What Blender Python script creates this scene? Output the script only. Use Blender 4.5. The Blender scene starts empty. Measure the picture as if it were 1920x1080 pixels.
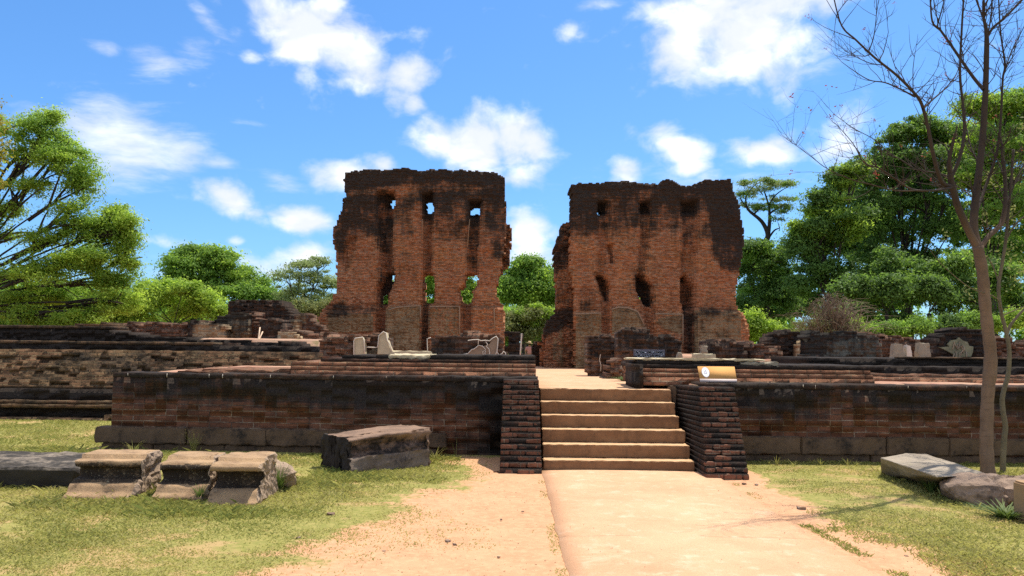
import bpy, math, random
import numpy as np
from mathutils import Vector, Matrix, noise as mnoise

random.seed(7)
RNG = np.random.default_rng(7)
sc = bpy.context.scene
COL = sc.collection
R = math.radians

# ------------------------------------------------------------------ camera
FPX = 1500.0                       # focal length in photo pixels (1920 wide)
PITCH, ROLL = math.atan(110 / FPX), R(0.6)
EYE = Vector((0.0, 0.0, 1.7))
CF = Vector((0, math.cos(PITCH), math.sin(PITCH)))
_r0 = Vector((1, 0, 0)); _u0 = _r0.cross(CF)
CR = (_r0 * math.cos(ROLL) + _u0 * math.sin(ROLL)).normalized()
CU = CR.cross(CF).normalized()
cam_d = bpy.data.cameras.new("camera")
cam_d.sensor_width = 36.0
cam_d.lens = 36.0 * FPX / 1920.0
cam_d.clip_start = 0.1
cam_d.clip_end = 3000.0
cam = bpy.data.objects.new("camera", cam_d)
COL.objects.link(cam)
cam.matrix_world = Matrix((
    (CR.x, CU.x, -CF.x, EYE.x), (CR.y, CU.y, -CF.y, EYE.y), (CR.z, CU.z, -CF.z, EYE.z), (0, 0, 0, 1)))
sc.camera = cam

def ray(u, v):
    return CF + CR * ((u - 960) / FPX) + CU * ((540 - v) / FPX)
def P(u, v, Y):
    """the point of the place seen in photo pixel (u, v) that stands Y metres ahead"""
    d = ray(u, v)
    return EYE + d * (Y / d.y)
def G(u, v, z=0.0):
    d = ray(u, v)
    return EYE + d * ((z - EYE.z) / d.z)

# ------------------------------------------------------------------ light
SUN_EL, SUN_AZ = R(66), R(43)      # azimuth from +Y towards +X
sun_dir = Vector((math.sin(SUN_AZ) * math.cos(SUN_EL), math.cos(SUN_AZ) * math.cos(SUN_EL), math.sin(SUN_EL)))
sd = bpy.data.lights.new("sun", 'SUN')
sd.energy = 4.6
sd.angle = R(0.53)
sd.color = (1.0, 0.94, 0.84)
sun = bpy.data.objects.new("sun", sd)
COL.objects.link(sun)
sun.rotation_euler = sun_dir.to_track_quat('Z', 'Y').to_euler()
sun.location = (20, 20, 40)

sc.view_settings.view_transform = 'Standard'
sc.view_settings.look = 'None'
sc.view_settings.gamma = 1.0
sc.view_settings.exposure = 0.50
sc.render.engine = 'CYCLES'
sc.cycles.use_denoising = False
sc.cycles.max_bounces = 6
sc.cycles.transparent_max_bounces = 6

# ------------------------------------------------------------------ node helper
class NT:
    def __init__(self, nt):
        self.nt = nt; nt.nodes.clear()
    def n(self, typ, **kw):
        nd = self.nt.nodes.new(typ)
        for k, v in kw.items():
            if k.startswith('i_'):
                key = k[2:]
                key = int(key) if key.isdigit() else key
                self.set(nd.inputs[key], v)
            else:
                setattr(nd, k, v)
        return nd
    def set(self, sock, v):
        if hasattr(v, 'is_output') and v.is_output:
            self.nt.links.new(v, sock)
        else:
            sock.default_value = v
    def math(self, op, a, b=None, c=None, clamp=False):
        nd = self.nt.nodes.new('ShaderNodeMath'); nd.operation = op; nd.use_clamp = clamp
        for i, x in enumerate((a, b, c)):
            if x is not None: self.set(nd.inputs[i], x)
        return nd.outputs[0]
    def mix(self, fac, a, b, blend='MIX'):
        nd = self.nt.nodes.new('ShaderNodeMix'); nd.data_type = 'RGBA'; nd.blend_type = blend
        self.set(nd.inputs[0], fac)
        for s, x in ((nd.inputs[6], a), (nd.inputs[7], b)):
            if isinstance(x, (tuple, list)) and len(x) == 3: x = (*x, 1)
            self.set(s, x)
        return nd.outputs[2]
    def ramp(self, fac, lo, hi, a=0.0, b=1.0, smooth=True):
        nd = self.nt.nodes.new('ShaderNodeMapRange')
        nd.interpolation_type = 'SMOOTHSTEP' if smooth else 'LINEAR'
        for i, x in enumerate((fac, lo, hi, a, b)): self.set(nd.inputs[i], x)
        return nd.outputs[0]
    def noise(self, vec, scale, detail=4, rough=0.55, dist=0.0, dim='3D'):
        nd = self.nt.nodes.new('ShaderNodeTexNoise'); nd.noise_dimensions = dim
        if vec is not None: self.set(nd.inputs['Vector'], vec)
        nd.inputs['Scale'].default_value = scale
        nd.inputs['Detail'].default_value = detail
        nd.inputs['Roughness'].default_value = rough
        nd.inputs['Distortion'].default_value = dist
        return nd.outputs['Fac']
    def attr(self, name):
        nd = self.nt.nodes.new('ShaderNodeAttribute'); nd.attribute_name = name
        return nd.outputs['Fac']
    def comb(self, x, y, z=0.0):
        nd = self.nt.nodes.new('ShaderNodeCombineXYZ')
        for i, v in enumerate((x, y, z)): self.set(nd.inputs[i], v)
        return nd.outputs[0]
    def sep(self, v):
        nd = self.nt.nodes.new('ShaderNodeSeparateXYZ'); self.set(nd.inputs[0], v)
        return nd.outputs
    def vscale(self, vec, s):
        nd = self.nt.nodes.new('ShaderNodeVectorMath'); nd.operation = 'MULTIPLY'
        self.set(nd.inputs[0], vec); nd.inputs[1].default_value = s
        return nd.outputs[0]
    def bump(self, height, strength, dist=0.02):
        nd = self.nt.nodes.new('ShaderNodeBump')
        nd.inputs['Strength'].default_value = strength; nd.inputs['Distance'].default_value = dist
        self.set(nd.inputs['Height'], height)
        return nd.outputs[0]
    def surface(self, color, rough=0.9, normal=None, spec=0.2, translucent=None):
        out = self.nt.nodes.new('ShaderNodeOutputMaterial')
        b = self.nt.nodes.new('ShaderNodeBsdfPrincipled')
        if isinstance(color, (tuple, list)) and len(color) == 3: color = (*color, 1)
        self.set(b.inputs['Base Color'], color)
        self.set(b.inputs['Roughness'], rough)
        b.inputs['Specular IOR Level'].default_value = spec
        if normal is not None: self.nt.links.new(normal, b.inputs['Normal'])
        sh = b.outputs[0]
        if translucent is not None:
            t = self.nt.nodes.new('ShaderNodeBsdfTranslucent')
            self.set(t.inputs[0], translucent[0])
            m = self.nt.nodes.new('ShaderNodeMixShader'); m.inputs[0].default_value = translucent[1]
            self.nt.links.new(sh, m.inputs[1]); self.nt.links.new(t.outputs[0], m.inputs[2])
            sh = m.outputs[0]
        self.nt.links.new(sh, out.inputs[0])
        return b

# ------------------------------------------------------------------ sky with clouds
world = bpy.data.worlds.new("World")
sc.world = world
world.use_nodes = True
def build_world():
    W = NT(world.node_tree)
    sky = W.n('ShaderNodeTexSky', sky_type='NISHITA', sun_disc=False, sun_elevation=SUN_EL,
              sun_rotation=SUN_AZ, altitude=0.0, air_density=1.0, dust_density=0.6, ozone_density=2.2)
    tc = W.n('ShaderNodeTexCoord')
    dx, dy, dz = W.sep(tc.outputs['Generated'])
    el = W.math('ARCSINE', dz)
    az = W.math('ARCTAN2', dx, dy)
    # sideways-stretched, domain-warped coordinates on the sky sphere
    base = W.comb(az, W.math('MULTIPLY', el, 1.35), 0.0)
    warp = W.n('ShaderNodeTexNoise'); W.set(warp.inputs['Vector'], base); warp.inputs['Scale'].default_value = 9.0
    warp.inputs['Detail'].default_value = 3.0
    wv = W.n('ShaderNodeVectorMath', operation='SUBTRACT'); W.set(wv.inputs[0], warp.outputs['Color']); wv.inputs[1].default_value = (.5, .5, .5)
    ws = W.n('ShaderNodeVectorMath', operation='SCALE'); W.set(ws.inputs[0], wv.outputs[0]); ws.inputs['Scale'].default_value = 0.05
    wa = W.n('ShaderNodeVectorMath', operation='ADD'); W.set(wa.inputs[0], base); W.set(wa.inputs[1], ws.outputs[0])
    wc = wa.outputs[0]
    puff = W.noise(wc, 17.0, 9, 0.56)
    wisp = W.noise(W.vscale(wc, (1.0, 2.6, 1.0)), 11.0, 7, 0.62)
    # puffy cumulus and thin veils: (photo px centre, half width, half height, tilt deg, weight)
    PUFF = [(560,60,95,58,12,1.15),(650,95,85,55,25,1.1),(520,20,70,40,0,.9),(620,20,60,40,0,1.0),(575,140,40,30,35,.7),(470,105,28,16,0,.75),(690,130,42,40,20,.85),
            (765,140,42,52,20,1.0),(775,190,22,22,0,.8),
            (1300,60,85,75,0,1.15),(1400,75,110,75,10,1.15),(1400,10,170,45,0,1.1),(1480,110,60,30,-10,.75),(1240,100,40,50,0,.6),(1520,15,70,30,0,.7),
            (820,265,50,38,10,1.0),(900,275,80,55,0,1.15),(965,270,60,55,0,1.1),(985,320,50,40,0,.8),
            (650,335,62,34,5,1.05),(715,310,34,22,0,.8),
            (435,378,44,30,25,1.0),(470,400,40,18,25,.8),(565,412,60,24,5,1.0),
            (995,435,48,45,0,1.1),(1000,480,55,40,0,1.0),
            (445,452,20,11,0,.8),(550,485,90,24,-14,.95),(600,470,40,20,0,.8),(470,490,70,26,10,.7),
            (1265,280,58,34,18,1.05),(1290,310,40,22,0,.9),(1175,318,32,26,0,.85),(1430,285,62,24,-8,.95),(1570,265,55,40,-20,.9),
            (1062,58,34,18,5,.68),(300,450,60,14,10,.62),(1330,335,40,20,0,.6)]
    VEIL = [(225,270,120,62,0,1.0),(240,320,90,18,0,.8),(190,235,60,25,0,.7),(290,115,45,30,0,.72),(360,95,50,24,-20,.6),(385,35,40,16,35,.66),(285,195,50,10,-8,.6),
            (205,95,25,14,0,.55),(410,305,40,14,0,.55),(530,340,50,18,10,.55),(1140,5,60,14,0,.6),(480,520,200,60,0,.5),(1300,345,200,50,0,.42),
            (1480,130,120,50,0,.5),(470,232,60,8,0,.42)]
    def field(lst):
        acc = None
        for (u, v, a, b, t, w) in lst:
            d = ray(u, v).normalized()
            e0, a0 = math.asin(d.z), math.atan2(d.x, d.y)
            k = 1 / FPX
            sx, sy = W.math('SUBTRACT', az, a0), W.math('SUBTRACT', el, e0)
            ct, st = math.cos(R(t)), math.sin(R(t))
            # tilt measured clockwise in the photo
            X = W.math('ADD', W.math('MULTIPLY', sx, ct / (a * k)), W.math('MULTIPLY', sy, -st / (a * k)))
            Y = W.math('ADD', W.math('MULTIPLY', sx, st / (b * k)), W.math('MULTIPLY', sy, ct / (b * k)))
            r2 = W.math('ADD', W.math('MULTIPLY', X, X), W.math('MULTIPLY', Y, Y))
            g = W.math('MULTIPLY', W.math('EXPONENT', W.math('MULTIPLY', r2, -0.75)), w)
            acc = g if acc is None else W.math('MAXIMUM', acc, g)
        return acc
    fp, fv = field(PUFF), field(VEIL)
    # unseen clouds behind and overhead, added as neutral fill for shaded fronts
    behind = W.math('MAXIMUM', W.ramp(dy, 0.30, -0.05), W.ramp(el, 0.62, 0.85))
    dirw = W.vscale(tc.outputs['Generated'], (1.0, 1.0, 1.6))
    fill_clouds = W.math('MULTIPLY', W.ramp(W.noise(dirw, 2.3, 3, .5), .40, .56), behind)
    dens = W.math('ADD', W.math('MAXIMUM', fp, fill_clouds), W.math('MULTIPLY', W.math('SUBTRACT', puff, 0.5), 1.9))
    a_p = W.math('POWER', W.ramp(dens, 0.26, 1.12), 0.9)
    densv = W.math('ADD', fv, W.math('MULTIPLY', W.math('SUBTRACT', wisp, 0.5), 1.5))
    a_v = W.math('MULTIPLY', W.ramp(densv, 0.22, 1.1), 0.78)
    alpha = W.math('MAXIMUM', a_p, a_v)
    # thick cores are a touch greyer on their undersides
    shade = W.noise(W.vscale(wc, (1.0, 1.6, 1.0)), 10.0, 5, 0.5)
    ccol = W.mix(W.ramp(shade, .42, .66), (7.2, 7.6, 8.4), (10.6, 10.6, 10.6))
    tint = W.mix(1.0, sky.outputs[0], (0.62, 0.93, 1.22), 'MULTIPLY')
    lift = W.mix(1.0, tint, (0.10, 0.55, 1.55), 'ADD')
    col = W.mix(alpha, lift, ccol)
    bg = W.n('ShaderNodeBackground'); W.set(bg.inputs[0], col); bg.inputs[1].default_value = 0.09
    out = W.n('ShaderNodeOutputWorld'); W.nt.links.new(bg.outputs[0], out.inputs[0])
build_world()
world.cycles.sampling_method = 'MANUAL'
world.cycles.sample_map_resolution = 512

# ------------------------------------------------------------------ mesh helpers
def np_mesh(name, V, faces, attrs=None, smooth=False):
    """faces: list of int arrays (n,k); attrs: {name: (domain, values)}"""
    me = bpy.data.meshes.new(name)
    V = np.asarray(V, dtype=np.float32)
    me.vertices.add(len(V)); me.vertices.foreach_set('co', V.ravel())
    faces = [np.asarray(f, dtype=np.int32) for f in faces if len(f)]
    tot = sum(f.size for f in faces); nf = sum(len(f) for f in faces)
    me.loops.add(tot); me.polygons.add(nf)
    me.loops.foreach_set('vertex_index', np.concatenate([f.ravel() for f in faces]))
    sizes = np.concatenate([np.full(len(f), f.shape[1], np.int32) for f in faces])
    starts = np.concatenate([[0], np.cumsum(sizes)[:-1]]).astype(np.int32)
    me.polygons.foreach_set('loop_start', starts)
    me.polygons.foreach_set('loop_total', sizes)
    if smooth: me.polygons.foreach_set('use_smooth', np.ones(nf, bool))
    for k, (dom, vals) in (attrs or {}).items():
        a = me.attributes.new(k, 'FLOAT', dom)
        a.data.foreach_set('value', np.asarray(vals, np.float32))
    me.update(calc_edges=True)
    me.validate()
    return me

def obj(name, me, mat=None, parent=None, loc=None, rotz=0.0):
    o = bpy.data.objects.new(name, me)
    COL.objects.link(o)
    if mat is not None and me is not None: me.materials.append(mat)
    if parent is not None: o.parent = parent
    if loc is not None: o.location = loc
    if rotz: o.rotation_euler = (0, 0, rotz)
    return o
def tag(o, label, cat, group=None):
    o['label'] = label; o['category'] = cat
    if group: o['group'] = group
    return o
def thing(name, label, cat, loc=(0, 0, 0), rotz=0.0, group=None):
    o = bpy.data.objects.new(name, None); COL.objects.link(o)
    o.empty_display_size = 0.2
    o.location = loc; o.rotation_euler = (0, 0, rotz)
    return tag(o, label, cat, group)
def structure(o):
    o['kind'] = 'structure'; return o

def weld(V, F, tol=4):
    key = np.round(V, tol)
    U, inv = np.unique(key, axis=0, return_inverse=True)
    inv = inv.reshape(-1)
    return U, [inv[f] for f in F]

def hash01(a, b, s=0):
    a = np.asarray(a, np.int64); b = np.asarray(b, np.int64)
    h = (a * 73856093) ^ (b * 19349663) ^ (s * 83492791 + 12345)
    h = (h ^ (h >> 13)) * 1274126177
    h = (h ^ (h >> 16)) & 0xFFFFFF
    return h / float(0xFFFFFF)

def vnoise(x, y, s=0):
    """smooth value noise, numpy"""
    x = np.asarray(x, float); y = np.asarray(y, float)
    i, j = np.floor(x).astype(int), np.floor(y).astype(int)
    fx, fy = x - i, y - j
    fx = fx * fx * (3 - 2 * fx); fy = fy * fy * (3 - 2 * fy)
    a, b = hash01(i, j, s), hash01(i + 1, j, s)
    c, d = hash01(i, j + 1, s), hash01(i + 1, j + 1, s)
    return (a * (1 - fx) + b * fx) * (1 - fy) + (c * (1 - fx) + d * fx) * fy
def fbm(x, y, s=0, o=4):
    t, amp, tot = 0, 1.0, 0
    for k in range(o):
        t = t + amp * vnoise(np.asarray(x) * 2**k, np.asarray(y) * 2**k, s + k * 17); tot += amp; amp *= .5
    return t / tot

def inpoly(px, py, poly):
    poly = np.asarray(poly, float)
    inside = np.zeros(np.shape(px), bool)
    n = len(poly)
    for i in range(n):
        x0, y0 = poly[i]; x1, y1 = poly[(i + 1) % n]
        if y0 == y1: continue
        c = ((y0 > py) != (y1 > py)) & (px < (x1 - x0) * (py - y0) / (y1 - y0) + x0)
        inside ^= c
    return inside

def blur(a, n=1):
    for _ in range(n):
        p = np.pad(a, 1, mode='edge')
        a = (p[:-2, 1:-1] + p[2:, 1:-1] + p[1:-1, :-2] + p[1:-1, 2:] + 2 * p[1:-1, 1:-1]) / 6
    return a

def relief(name, mask, front, back, cw, ch, x0, z0, attrs, jit=0.006):
    """masonry built cell by cell (a cell is half a brick): a solid with its own front and back depth per cell"""
    nz, nx = mask.shape
    front = np.where(mask, front, 0.0); back = np.where(mask, back, 0.0)
    X = x0 + np.arange(nx + 1) * cw; Z = z0 + np.arange(nz + 1) * ch
    quads, cells = [], []
    def emit(a, b, c, d, idx):
        quads.append(np.stack([a, b, c, d], 1)); cells.append(idx)
    J, I = np.nonzero(mask); idx = J * nx + I
    def pt(x, y, z): return np.stack([x, y, z], 1)
    f, k = front[J, I], back[J, I]
    xa, xb, za, zb = X[I], X[I + 1], Z[J], Z[J + 1]
    emit(pt(xa, f, za), pt(xb, f, za), pt(xb, f, zb), pt(xa, f, zb), idx)
    emit(pt(xb, k, za), pt(xa, k, za), pt(xa, k, zb), pt(xb, k, zb), idx)
    def walls(axis):
        m = np.pad(mask, ((1, 1), (1, 1))); fr = np.pad(front, 1); bk = np.pad(back, 1)
        if axis == 'x': A = (slice(1, -1), slice(0, -1)); B = (slice(1, -1), slice(1, None))
        else: A = (slice(0, -1), slice(1, -1)); B = (slice(1, None), slice(1, -1))
        mA, mB, fA, fB, bA, bB = m[A], m[B], fr[A], fr[B], bk[A], bk[B]
        def side(sel, y0, y1, sign, owner):
            jj, ii = np.nonzero(sel & (np.abs(y1 - y0) > 1e-5))
            if not len(jj): return
            lo, hi = y0[jj, ii], y1[jj, ii]
            if axis == 'x':
                x = X[ii]; oi = (ii - 1 if owner == 'A' else ii); oj = jj
                p0, p1, p2, p3 = pt(x, lo, Z[jj]), pt(x, hi, Z[jj]), pt(x, hi, Z[jj + 1]), pt(x, lo, Z[jj + 1])
                if sign < 0: p0, p1, p2, p3 = p3, p2, p1, p0
            else:
                z = Z[jj]; oj = (jj - 1 if owner == 'A' else jj); oi = ii
                p0, p1, p2, p3 = pt(X[ii], lo, z), pt(X[ii + 1], lo, z), pt(X[ii + 1], hi, z), pt(X[ii], hi, z)
                if sign < 0: p0, p1, p2, p3 = p3, p2, p1, p0
            emit(p0, p1, p2, p3, oj * nx + oi)
        both = mA & mB
        side(mA & ~mB, fA, bA, +1, 'A'); side(mB & ~mA, fB, bB, -1, 'B')
        side(both & (fA < fB), fA, fB, +1, 'A'); side(both & (fB < fA), fB, fA, -1, 'B')
        side(both & (bA > bB), bB, bA, +1, 'A'); side(both & (bB > bA), bA, bB, -1, 'B')
    walls('x'); walls('z')
    Q = np.concatenate(quads); ci = np.concatenate(cells)
    V = Q.reshape(-1, 3); F = np.arange(len(V)).reshape(-1, 4)
    U, (F,) = weld(V, [F])
    if jit:
        # one nudge per corner of the brick grid, shared by every depth there, so that no cracks open
        ii = np.round((U[:, 0] - x0) / cw).astype(int); jj = np.round((U[:, 2] - z0) / ch).astype(int)
        dv = np.stack([hash01(ii, jj, s) + hash01(ii, jj, s + 9) - 1 for s in (3, 4, 5)], 1) * jit * 2
        U = U + dv * np.array([1, .8, .7])
        low = U[:, 2] < z0 + ch * .5
        U[low, 2] = z0
    at = {k: ('FACE', np.asarray(v, float).ravel()[ci]) for k, v in attrs.items()}
    return np_mesh(name, U, [F], at)

def tube_arrays(pts, rad, n=6):
    """one tapered tube"""
    pts = [Vector(p) for p in pts]
    V, F = [], []
    ref = Vector((0.3, 1, 0.2)).normalized()
    for i, p in enumerate(pts):
        t = (pts[min(i + 1, len(pts) - 1)] - pts[max(i - 1, 0)]).normalized()
        a = t.cross(ref)
        if a.length < 1e-3: a = t.cross(Vector((1, 0, 0)))
        a.normalize(); b = t.cross(a)
        for k in range(n):
            w = 2 * math.pi * k / n
            V.append(p + (a * math.cos(w) + b * math.sin(w)) * rad[i])
    for i in range(len(pts) - 1):
        for k in range(n):
            F.append((i * n + k, i * n + (k + 1) % n, (i + 1) * n + (k + 1) % n, (i + 1) * n + k))
    V.append(pts[-1]); e = len(V) - 1
    T = [((len(pts) - 1) * n + k, (len(pts) - 1) * n + (k + 1) % n, e) for k in range(n)]
    return V, F, T
class TubeSet:
    def __init__(self): self.V, self.F, self.T = [], [], []
    def add(self, pts, rad, n=6):
        v, f, t = tube_arrays(pts, rad, n); o = len(self.V)
        self.V += [tuple(p) for p in v]
        self.F += [tuple(i + o for i in q) for q in f]; self.T += [tuple(i + o for i in q) for q in t]
    def mesh(self, name, origin=(0, 0, 0), smooth=True):
        return np_mesh(name, np.array(self.V) - np.array(origin), [np.array(self.F), np.array(self.T)], smooth=smooth)

def spline(pts, k=4):
    """Catmull-Rom through the points"""
    pts = [Vector(p) for p in pts]
    if len(pts) < 3: return [pts[0].lerp(pts[-1], i / k) for i in range(k + 1)]
    out = []
    for i in range(len(pts) - 1):
        p0, p1, p2, p3 = pts[max(i - 1, 0)], pts[i], pts[i + 1], pts[min(i + 2, len(pts) - 1)]
        for j in range(k):
            t = j / k
            out.append(0.5 * ((2 * p1) + (p2 - p0) * t + (2 * p0 - 5 * p1 + 4 * p2 - p3) * t**2 + (3 * p1 - p0 - 3 * p2 + p3) * t**3))
    out.append(pts[-1]); return out

def hull_rock(name, pts, cuts=4, amp=0.03, freq=3.0, seed=0, smooth=False, bev=0.0):
    """a stone: the convex hull of the given points, subdivided and worn by noise"""
    import bmesh
    bm = bmesh.new()
    for p in pts: bm.verts.new(p)
    bmesh.ops.convex_hull(bm, input=bm.verts)
    bmesh.ops.dissolve_limit(bm, angle_limit=R(2), verts=bm.verts, edges=bm.edges)
    if bev: bmesh.ops.bevel(bm, geom=bm.edges[:], offset=bev, segments=1, affect='EDGES', clamp_overlap=True)
    bmesh.ops.triangulate(bm, faces=bm.faces)
    for _ in range(cuts):
        L = [e for e in bm.edges if e.calc_length() > 0.05]
        if not L: break
        bmesh.ops.subdivide_edges(bm, edges=L, cuts=1)
        bmesh.ops.triangulate(bm, faces=[f for f in bm.faces if len(f.verts) > 3])
    bm.normal_update()
    for v in bm.verts:
        p = v.co * freq + Vector((seed * 7.1, seed * 3.3, 0))
        d = mnoise.fractal(p, 0.9, 2.1, 4)
        c = mnoise.cell(p * 0.9)
        v.co += v.normal * amp * (d * 0.9 + (c - .5) * .35)
    me = bpy.data.meshes.new(name); bm.to_mesh(me); bm.free()
    if smooth:
        for p in me.polygons: p.use_smooth = True
    return me

def box_arrays(x0, x1, y0, y1, z0, z1):
    V = [(x0, y0, z0), (x1, y0, z0), (x1, y1, z0), (x0, y1, z0), (x0, y0, z1), (x1, y0, z1), (x1, y1, z1), (x0, y1, z1)]
    F = [(0, 3, 2, 1), (4, 5, 6, 7), (0, 1, 5, 4), (1, 2, 6, 5), (2, 3, 7, 6), (3, 0, 4, 7)]
    return V, F
def box_mesh(name, x0, x1, y0, y1, z0, z1):
    V, F = box_arrays(x0, x1, y0, y1, z0, z1)
    return np_mesh(name, V, [F])
def worn_box(name, x0, x1, y0, y1, z0, z1, step=0.06, amp=0.008, freq=6.0, seed=0, bev=0.012, attrs=None):
    """box with broken arrises: cut into a fine grid, edges rounded and roughened"""
    import bmesh
    bm = bmesh.new()
    V, F = box_arrays(x0, x1, y0, y1, z0, z1)
    vs = [bm.verts.new(v) for v in V]
    for f in F: bm.faces.new([vs[i] for i in f])
    bmesh.ops.bevel(bm, geom=bm.edges[:], offset=bev, segments=2, affect='EDGES')
    for ax, (a, b) in enumerate(((x0, x1), (y0, y1), (z0, z1))):
        n = max(1, int((b - a) / step))
        if n > 220: n = 220
        for i in range(1, n):
            co = [0, 0, 0]; co[ax] = a + (b - a) * i / n; no = [0, 0, 0]; no[ax] = 1
            bmesh.ops.bisect_plane(bm, geom=bm.verts[:] + bm.edges[:] + bm.faces[:], plane_co=co, plane_no=no)
    bm.normal_update()
    for v in bm.verts:
        p = v.co * freq + Vector((seed * 5.7, seed * 1.9, seed))
        d = mnoise.fractal(p, 0.9, 2.1, 3)
        onx = min(abs(v.co.x - x0), abs(v.co.x - x1)) < bev * 1.5
        ony = min(abs(v.co.y - y0), abs(v.co.y - y1)) < bev * 1.5
        onz = min(abs(v.co.z - z0), abs(v.co.z - z1)) < bev * 1.5
        k = 1.0 + 1.3 * ((onx + ony + onz) >= 2)
        v.co += v.normal * amp * (d - .15) * k
    me = bpy.data.meshes.new(name); bm.to_mesh(me); bm.free()
    return me
# ------------------------------------------------------------------ materials
def new_mat(name):
    m = bpy.data.materials.new(name); m.use_nodes = True
    return m, NT(m.node_tree)

def facing_uv(N, geo, tc):
    """wall coordinates: along the face and up, whichever way the face looks"""
    ox, oy, oz = N.sep(tc.outputs['Object'])
    gx, gy, gz = N.sep(geo.outputs['True Normal'])
    sx = N.math('GREATER_THAN', N.math('ABSOLUTE', gx), 0.65)
    sz = N.math('GREATER_THAN', N.math('ABSOLUTE', gz), 0.7)
    u = N.math('ADD', N.math('MULTIPLY', ox, N.math('SUBTRACT', 1.0, sx)), N.math('MULTIPLY', oy, sx))
    v = N.math('ADD', N.math('MULTIPLY', oz, N.math('SUBTRACT', 1.0, sz)), N.math('MULTIPLY', oy, sz))
    return u, v

def brick_mat(name, c1, c2, mortar, bw=0.23, rh=0.072, ms=0.009, black=(.016, .014, .012), plaster=(.30, .235, .16),
              bump=0.5, stain_bias=0.0, hue=(.34, .13, .06), hue_amt=.5, mort_amt=1.0, speck=.35, fine=.75, broad=.0, lines=0.0, dripa=.75, joint=.75):
    m, N = new_mat(name)
    tc = N.n('ShaderNodeTexCoord'); geo = N.n('ShaderNodeNewGeometry')
    oc = tc.outputs['Object']
    u, v = facing_uv(N, geo, tc)
    wob = N.noise(oc, 2.2, 3)
    wob2 = N.noise(oc, 14.0, 3)
    u2 = N.math('ADD', u, N.math('MULTIPLY', N.math('SUBTRACT', wob2, .5), .03))
    v2 = N.math('ADD', v, N.math('ADD', N.math('MULTIPLY', N.math('SUBTRACT', wob, .5), .035), N.math('MULTIPLY', N.math('SUBTRACT', wob2, .5), .012)))
    bt = N.n('ShaderNodeTexBrick', offset=0.5, squash=1.0)
    N.set(bt.inputs['Vector'], N.comb(u2, v2, 0.0))
    for k, val in (('Color1', (*c1, 1)), ('Color2', (*c2, 1)), ('Mortar', (*mortar, 1)), ('Scale', 1.0), ('Mortar Size', ms),
                   ('Mortar Smooth', .25), ('Bias', -.05), ('Brick Width', bw), ('Row Height', rh)):
        bt.inputs[k].default_value = val
    n1 = N.noise(oc, 1.1, 5); n2 = N.noise(oc, 6.0, 6, .62); n3 = N.noise(oc, 38.0, 4, .6)
    # only part of the joints still show mortar
    mfac = N.math('MULTIPLY', N.math('MULTIPLY', bt.outputs['Fac'], N.ramp(n2, .35, .62)), mort_amt, clamp=True)
    bcol = N.mix(N.ramp(n1, .38, .68), c1, hue)
    bcol = N.mix(hue_amt, bt.outputs['Color'], bcol)
    bcol = N.mix(mfac, bcol, mortar)
    bcol = N.mix(N.math('MULTIPLY', N.math('MULTIPLY', bt.outputs['Fac'], N.math('SUBTRACT', 1.0, mfac)), joint), bcol, (.018, .012, .01))
    bcol = N.mix(speck, bcol, N.mix(n3, (.25, .25, .25), (1.6, 1.6, 1.6)), 'MULTIPLY')
    tn = N.math('ADD', .70, N.math('MULTIPLY', N.attr('tone'), .60))
    bcol = N.mix(1.0, bcol, N.comb(tn, tn, tn), 'MULTIPLY')
    # lime plaster that still clings to it
    pm = N.ramp(N.math('ADD', N.attr('plaster'), N.math('MULTIPLY', N.math('SUBTRACT', n2, .5), .9)), .42, .62)
    pc = N.mix(N.ramp(n1, .35, .7), plaster, tuple(x * .62 for x in plaster))
    pc = N.mix(N.ramp(N.noise(N.vscale(oc, (3, 3, .8)), 2.0, 5), .5, .75), pc, tuple(x * y for x, y in zip(plaster, (.55, .42, .36))))
    col = N.mix(pm, bcol, pc)
    # black weathering (algae and soot) and painted shade: per-face amount broken up by drips and patches
    drip = N.noise(N.vscale(oc, (5.0, 5.0, .7)), 1.4, 5, .6)
    s = N.math('ADD', N.math('ADD', N.attr('stain_shade'), stain_bias),
               N.math('ADD', N.math('MULTIPLY', N.math('SUBTRACT', drip, .5), dripa), N.math('MULTIPLY', N.math('SUBTRACT', n2, .5), fine)))
    if broad: s = N.math('ADD', s, N.math('MULTIPLY', N.math('SUBTRACT', n1, .5), broad))
    if lines: s = N.math('ADD', s, N.math('MULTIPLY', N.math('SUBTRACT', N.noise(N.vscale(oc, (1.1, 1.1, 13.0)), 1.0, 4, .7), .5), lines))
    sm = N.math('MULTIPLY', N.ramp(s, .16, .80), .94)
    col = N.mix(sm, col, N.mix(N.ramp(n3, .3, .75), black, tuple(x * 2.4 for x in black)))
    h = N.math('ADD', N.math('MULTIPLY', bt.outputs['Fac'], -1.0), N.math('ADD', N.math('MULTIPLY', n3, .6), N.math('MULTIPLY', n2, 1.0)))
    N.surface(col, .92, N.bump(h, bump, .02), .12)
    return m

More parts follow.
